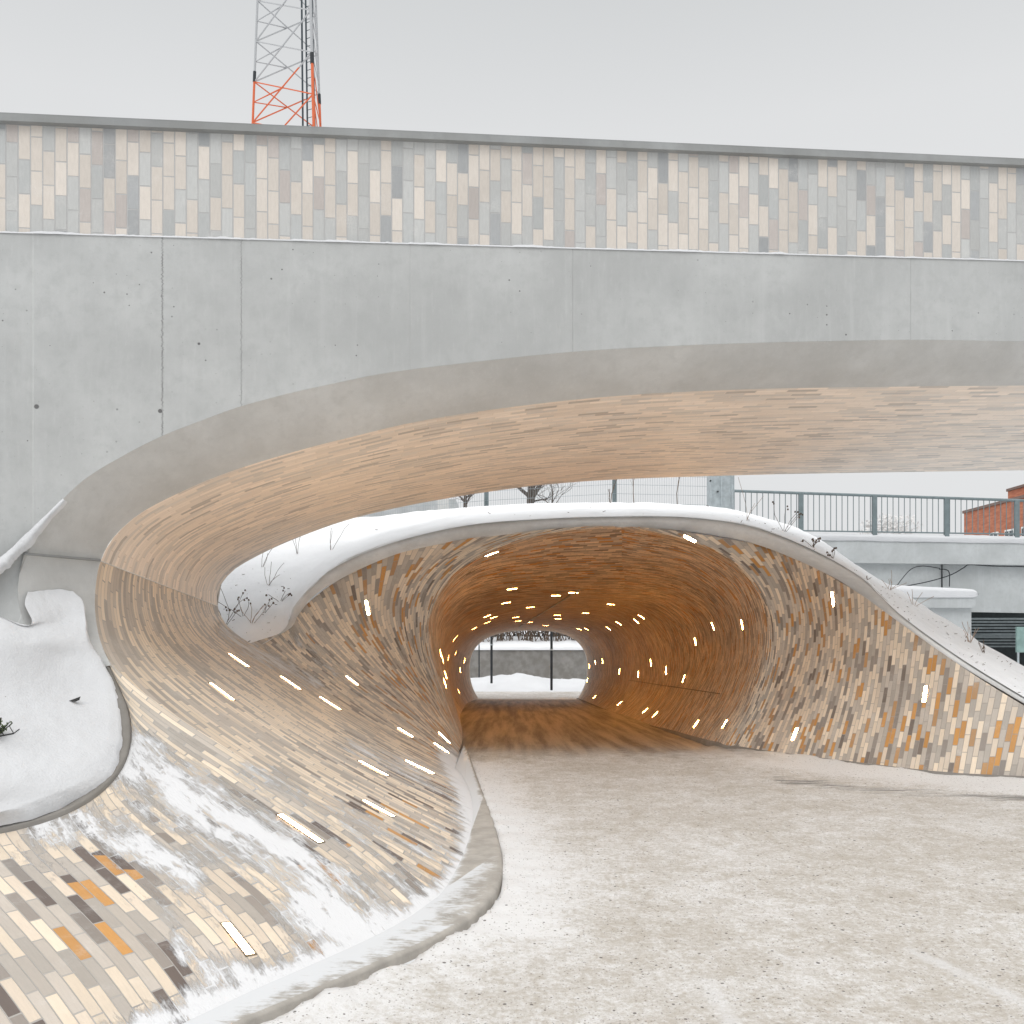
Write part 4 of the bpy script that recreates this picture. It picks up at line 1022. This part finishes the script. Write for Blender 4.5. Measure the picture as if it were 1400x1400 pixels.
# signboard under the bridge
sgn = empty('panel', tuple(P(1410, 930, 26)), 'pale green blank panel in the shade under the girder bridge', 'panel')
slab('board', [P(1390, 857, 26), P(1440, 857, 26), P(1440, 892, 26), P(1390, 892, 26)], .06, simple('green_panel', (.22, .33, .31), .5), sgn)
mb = MB(); mb.tube(P(1392, 892, 25.97), P(1392, 960, 25.97), .03); mb.tube(P(1438, 892, 25.97), P(1438, 960, 25.97), .03); mb.build('leg', M['galv'], sgn)
# railing
rl = empty('bridge_railing', tuple(q2(1003, 728)), 'grey steel railing with upright bars on the girder bridge', 'railing')
def rtop(px): return 671 + (px - 1000) * .0335
def rbot(px): return 727 + (px - 1000) * .016
mb = MB(); a, c = q2(990, rtop(990)), q2(1700, rtop(1700)); 
mb.tube(a, c, .042, n=8); mb.build('top_rail', M['rail'], rl)
mb = MB(); mb.tube(q2(990, rbot(990) - 3), q2(1700, rbot(1700) - 3), .022, n=6); mb.build('bottom_rail', M['rail'], rl)
posts_px = [1095, 1195.5, 1294, 1390, 1486, 1580, 1675]
for px in posts_px:
    mb = MB(); a, c = q2(px, rtop(px)), q2(px, rbot(px) + 3); mb.box((a[0], 28, (a[2] + c[2]) / 2), (.135, .09, a[2] - c[2])); mb.build('post', M['rail'], rl)
px = 1004.0; step = 7.75
while px < 1500:
    if min(abs(px - q_) for q_ in posts_px) > 4:
        mb = MB(); mb.tube(q2(px, rtop(px)), q2(px, rbot(px) - 2), .013, n=5); mb.build('baluster', M['rail'], rl)
    px += step
# distant brick building
brick_m, ntb, bb = newmat('red_brick'); q = NT(ntb)
gpos = q.n('ShaderNodeNewGeometry').outputs['Position']; n1 = q.noise(q.vscale(gpos, (.8, .8, 5)), 1.0, 4)
q.l(q.mix(q.mr(n1, .3, .7), (.33, .115, .065), (.47, .18, .10)), bb.inputs['Base Color']); bb.inputs['Roughness'].default_value = .9
bld = empty('brick_building', (40, 80, 0), 'red brick building with white window frames far behind the railing', 'building')
A0 = P(1318, 702, 90); B0 = P(1560, 640, 62)
dirv = (B0 - A0); dirv[2] = 0; Lw = np.linalg.norm(dirv); dirv /= Lw; nrmv = np.array((dirv[1], -dirv[0], 0)); 
if nrmv[0] > 0: nrmv = -nrmv
backv = -nrmv * 12; zt = A0[2]
mb = MB()
def prism(mb, a, c, back, z0, z1):
    pts = [a, c, c + back, a + back]; lo = [(p[0], p[1], z0) for p in pts]; hi = [(p[0], p[1], z1) for p in pts]
    mb.poly(hi)
    for i in range(4): mb.poly([lo[i], lo[(i + 1) % 4], hi[(i + 1) % 4], hi[i]])
prism(mb, A0, B0, backv, -2, zt); mb.build('wall', brick_m, bld)
A1 = P(1378, 672, 92); prism_a = A1; mb = MB(); prism(mb, A1, A1 + dirv * 22, backv * .5, -2, A1[2]); mb.build('upper_storey', brick_m, bld)
M['roofedge'] = simple('roof_edge_metal', (.16, .10, .08), .6); M['white'] = simple('white_frame', (.72, .72, .70), .6); M['glass'] = simple('window_glass', (.05, .06, .07), .15)
mb = MB()
for a, ln, z in ((A0, Lw, zt), (A1, 22, A1[2])):
    s_ = a + nrmv * .12 - dirv * .12; e_ = a + dirv * ln + nrmv * .12; mb2 = MB(); prism(mb, s_, e_, -nrmv * .5, z, z + .25)
mb.build('roof_edge', M['roofedge'], bld)
k = 0; s = 6.5
while s < Lw - 3:
    c = A0 + dirv * s; zc = zt - 3.3
    f = MB()
    rz = math.atan2(dirv[1], dirv[0])
    f.box((c[0] + nrmv[0] * .03, c[1] + nrmv[1] * .03, zc), (1.7, .12, 1.9), rz); fo = f.build('window', M['white'], bld)
    f = MB()
    for dx in (-.4, .4): f.box((c[0] + dirv[0] * dx + nrmv[0] * .1, c[1] + dirv[1] * dx + nrmv[1] * .1, zc), (.62, .04, 1.6), rz)
    f.build('pane', M['glass'], fo)
    s += 3.0
snowy = leaf_mass('snowy_tree_top', P(1218, 722, 60), (1.9, 1.5, .9), 900, .13, simple('frosted_twigs', (.62, .61, .60), .9)); tag(snowy, 'rounded frosted treetop just showing above the girder bridge deck', 'tree')

# ------------------------------------------------------------------ lattice tower
twm, ntt, bt = newmat('tower_paint'); q = NT(ntt)
gp = q.n('ShaderNodeNewGeometry').outputs['Position']; sp = q.n('ShaderNodeSeparateXYZ'); q.l(gp, sp.inputs[0])
ZB = P(350, 112, 60)[2]
mk = q.mr(sp.outputs[2], ZB - .02, ZB + .02)
q.l(q.mix(mk, (.62, .13, .045), (.40, .41, .42)), bt.inputs['Base Color']); bt.inputs['Roughness'].default_value = .55
tw = empty('lattice_mast', (P(390, 170, 60)[0], 60, 0), 'red and grey steel lattice mast with a ladder, rising behind the parapet', 'mast')
def leg(pxb, pyb, pxt, pyt, D):
    a, c = P(pxb, pyb, D), P(pxt, pyt, D); d = (c - a) / (c[2] - a[2]); z0, z1 = 0, 52.0
    return lambda z: a + d * (z - a[2])
LA, LB, LC = leg(345.5, 168, 352, 0, 60), leg(429, 171, 424.5, 0, 58), leg(438, 171, 431.5, 0, 62.6)
for fl, r in ((LA, .075), (LB, .09), (LC, .075)):
    mb = MB(); mb.tube(fl(0), fl(52), r, n=8); mb.build('leg', twm, tw)
    zj = ZB
    mb = MB(); mb.tube(fl(zj), fl(zj + .65), r * 1.35, n=8); mb.build('sleeve', M['dark_metal'], tw)
step = 2.56; z0 = ZB - 9 * step
for (f1, f2) in ((LA, LB), (LB, LC), (LC, LA)):
    mb = MB()
    for k in range(0, 17):
        z = z0 + k * step
        if f1 is LA or f2 is LA:
            g1, g2 = (f1, f2) if f1 is LA else (f2, f1)
            mb.tube(g1(z), g2(z + step + .7), .045, n=4); mb.tube(g1(z), g2(z - step + .7), .04, n=4)
            mid = (g1(z) + g2(z + step + .7)) / 2; mid2 = (g1(z + step) + g2(z + .7)) / 2
            mb.tube(g1(z + step / 2), mid, .03, n=4); mb.tube(g1(z + step / 2), mid2, .03, n=4)
        else:
            mb.tube(f1(z + .7), f2(z + step * .5), .04, n=4); mb.tube(f2(z + step * .5), f1(z + step + .7), .04, n=4)
    mb.build('bracing', twm, tw)
def mixl(t, off=0): return lambda z: LB(z) * t + LA(z) * (1 - t) + np.array((0, 1.6 * 1 + off, 0))
M['ladder'] = simple('ladder_steel', (.03, .045, .055), .6, .2)
mb = MB()
R1, R2, R3 = mixl(.74), mixl(.815), mixl(.94)
for r_, w_ in ((R1, .07), (R2, .065), (R3, .045)): mb.tube(r_(0), r_(52), w_, n=4)
mb.build('rail', M['ladder'], tw)
mb = MB(); z = 10.0
while z < 50: mb.tube(R2(z), R3(z), .018, n=4); z += .5
mb.build('rung', M['ladder'], tw)
mb = MB(); z = 10.0
R0 = mixl(.70, .5)
while z < 50: mb.tube(R0(z), R1(z), .009, n=3); z += .35
mb.tube(R0(10), R0(50), .012, n=3); mb.build('cable_tray', M['galv'], tw)

# ------------------------------------------------------------------ dry plants and litter
def ground_on(G_tree, px, py):
    o = Vector((0, 0, EYE)); d = Vector(((px - CX) / F, 1, -(py - HZ) / F)).normalized()
    h = G_tree.ray_cast(o, d); return h[0]
def bvh(G): return BVHTree.FromPolygons([Vector(p) for p in G.reshape(-1, 3)], [tuple(int(i) for i in f) for f in grid_faces(*G.shape[:2])])
bm_, bb_ = bvh(Gm), bvh(Gb)
def seedhead(px, py, H, n, label, heads=True, lean=.5, mat='twig', group='dry seed heads in the snowy gap'):
    p = ground_on(bm_, px, py)
    if p is None: return
    t = empty('dry_plant', tuple(p), label, 'plant', group); mb = MB(); hb = MB()
    for k in range(n):
        b = p + Vector((random.uniform(-.015, .015), random.uniform(-.015, .015), -.03)); d = Vector((random.gauss(.1, lean), random.gauss(0, lean * .6), 1)).normalized(); q_ = b; Hh = H * random.uniform(.6, 1.1)
        for s_ in range(5):
            q2_ = q_ + d * Hh / 5; mb.tube(q_, q2_, .0038, n=3); q_ = q2_; d = (d + Vector((random.gauss(0, .16), random.gauss(0, .1), -.05))).normalized()
        if heads: 
            for _ in range(2):
                c = q_ + Vector((random.gauss(0, .02), 0, random.gauss(0, .02))); hb.tube(c - Vector((0, 0, .013)), c + Vector((0, 0, .013)), .014, .01, n=6)
    mb.build('stem', M[mat], t)
    if heads: hb.build('seed_head', M['twig'], t)
for px, py, H, n, lab in ((306, 858, .42, 5, 'dark seed heads at the left corner of the gap, against the tiled horn'), (318, 835, .40, 4, 'dark seed heads a little higher at the left edge of the gap'),
      (333, 842, .34, 3, 'cluster of dark seed heads on thin stems left of the middle of the gap'), (360, 838, .25, 3, 'short cluster of dark seed heads in the middle of the snowy gap'),
      (383, 822, .26, 4, 'dark seed heads right in the gap, close to the tunnel rim')):
    seedhead(px, py, H, n, lab)
for px, py, H, n, lab in ((344, 852, .32, 5, 'bent brown straw between the clusters of seed heads'), (366, 800, .42, 4, 'pale thin stems in the upper middle of the gap'), (407, 757, .5, 3, 'faint upright stems just under the bridge edge'),
      (452, 752, .55, 3, 'faint leaning stems right of the upright ones under the bridge edge'), (358, 775, .4, 3, 'faint stems by the bridge edge, left of the other pale stems')):
    seedhead(px, py, H, n, lab, False, .35, 'straw' if py > 840 else 'twig', 'thin stems in the snowy gap')
for px, py, H, n, mt, lab in ((1072, 720, .55, 5, 'twig', 'tallest dark twigs on the crest, in front of the railing'), (1020, 706, .7, 3, 'straw', 'pale grasses on the crest beside the steel box'), (1112, 742, .2, 6, 'twig', 'dark low twigs on the crest left of the first railing post foot'),
      (1140, 758, .16, 4, 'twig', 'short twigs on the crest where the bridge beam appears'), (1215, 800, .30, 6, 'straw', 'reddish straw just above the crest beside the pier head'), (1250, 822, .32, 6, 'straw', 'reddish straw in front of the pier head'),
      (1325, 872, .34, 6, 'straw', 'reddish brown weed in front of the pier foot'), (1345, 886, .22, 5, 'twig', 'brown weed low on the right bank near the dark underside'), (1185, 786, .12, 4, 'twig', 'tiny dark twigs halfway down the right bank')):
    seedhead(px, py + 6, H, n, lab, mt == 'twig' and py < 760, .5, mt, 'weeds on the bank right of the tunnel')
lit = MB(); rr_ = random.Random(5)
for _ in range(260):
    k_ = rr_.random()
    if k_ < .22: px, py = rr_.uniform(300, 400), rr_.uniform(770, 880)
    elif k_ < .35: px, py = rr_.uniform(420, 1000), rr_.uniform(690, 745)
    else:
        px = rr_.uniform(1010, 1400); py = np.interp(px, (1010, 1111, 1191, 1290, 1400), (703, 738, 792, 852, 918)) + rr_.random() ** 1.6 * 34
    p = ground_on(bm_, px, py)
    if p is None: continue
    sz = rr_.choice((.006, .008, .012, .025)) * (p[1] / 12); d = Vector((rr_.gauss(0, 1), rr_.gauss(0, 1), abs(rr_.gauss(0, .5)))).normalized()
    lit.tube(p + Vector((0, 0, .004)), p + d * sz * 1.6, max(.0022, sz * .16), n=4)
o = lit.build('plant_litter', M['twig']); o['kind'] = 'stuff'
# black leaf and evergreen sprig on the left bank
p = ground_on(bb_, 103, 960)
if p is not None:
    mb = MB(); x, y, z = p
    pts = [(-.045, 0, .0), (.01, -.01, -.006), (.038, .0, .006), (.043, .01, .034), (.0, .012, .016)]
    mb.poly([(x + a, y + b_ - .02, z + c + .012) for a, b_, c in pts]); mb.poly([(x + a, y + b_ - .012, z + c + .012) for a, b_, c in pts][::-1])
    for i in range(5):
        a_ = pts[i]; b2_ = pts[(i + 1) % 5]; mb.poly([(x + a_[0], y + a_[1] - .02, z + a_[2] + .012), (x + b2_[0], y + b2_[1] - .02, z + b2_[2] + .012), (x + b2_[0], y + b2_[1] - .012, z + b2_[2] + .012), (x + a_[0], y + a_[1] - .012, z + a_[2] + .012)])
    o = mb.build('fallen_leaf', M['leaf_dark']); tag(o, 'small curled black leaf lying on the snow of the left bank', 'leaf')
p = ground_on(bb_, -6, 1008)
if p is not None:
    t = empty('evergreen_sprig', tuple(p), 'green evergreen sprig poking out of the snow at the left edge', 'plant')
    mb = MB(); lf = MB()
    for k in range(16):
        d = Vector((random.gauss(-.1, .45), random.gauss(0, .5), random.uniform(.3, 1))).normalized(); b = Vector(p); e = b + d * random.uniform(.06, .17); mb.tube(b, e, .004, n=4)
        for s_ in np.linspace(.3, 1, 14):
            c = b + (e - b) * s_; v = Vector((random.gauss(0, 1), random.gauss(0, 1), random.gauss(0, 1))).normalized(); v2 = v.orthogonal().normalized(); Lf = .022
            lf.poly([c, c + v * Lf * .5 + v2 * .006, c + v * Lf, c + v * Lf * .5 - v2 * .006])
    b = Vector(p) + Vector((-.02, -.02, .0)); e = b + Vector((.16, 0, .03)); mb.tube(b, e, .006, n=5); mb.tube(e, e + Vector((.04, 0, .03)), .004); mb.tube(b + Vector((.09, 0, .015)), b + Vector((.05, 0, .08)), .004); mb.tube(e, e + Vector((-.03, 0, .05)), .003)
    mb.build('twig', M['leaf_dark'], t); lf.build('needles', M['leaf_green'], t)
def strip_on(pts, r, mat, name='joint_strip'):
    a, c = pts; mb = MB(); prev = None
    for t_ in np.linspace(0, 1, 40):
        h = hit(a[0] + (c[0] - a[0]) * t_, a[1] + (c[1] - a[1]) * t_)
        if h is None: prev = None; continue
        q_ = h[0] + h[1] * .012
        if prev is not None and (q_ - prev).length < 3: mb.tube(prev, q_, r, n=5)
        prev = q_
    mb.build(name, mat, tunnel)
strip_on([(792, 806), (710, 857)], .016, M['galv']); strip_on([(860, 930), (985, 949)], .007, M['kerb'])
for i, (px, py) in enumerate(((34, 1022), (22, 1035), (60, 1024))): pass
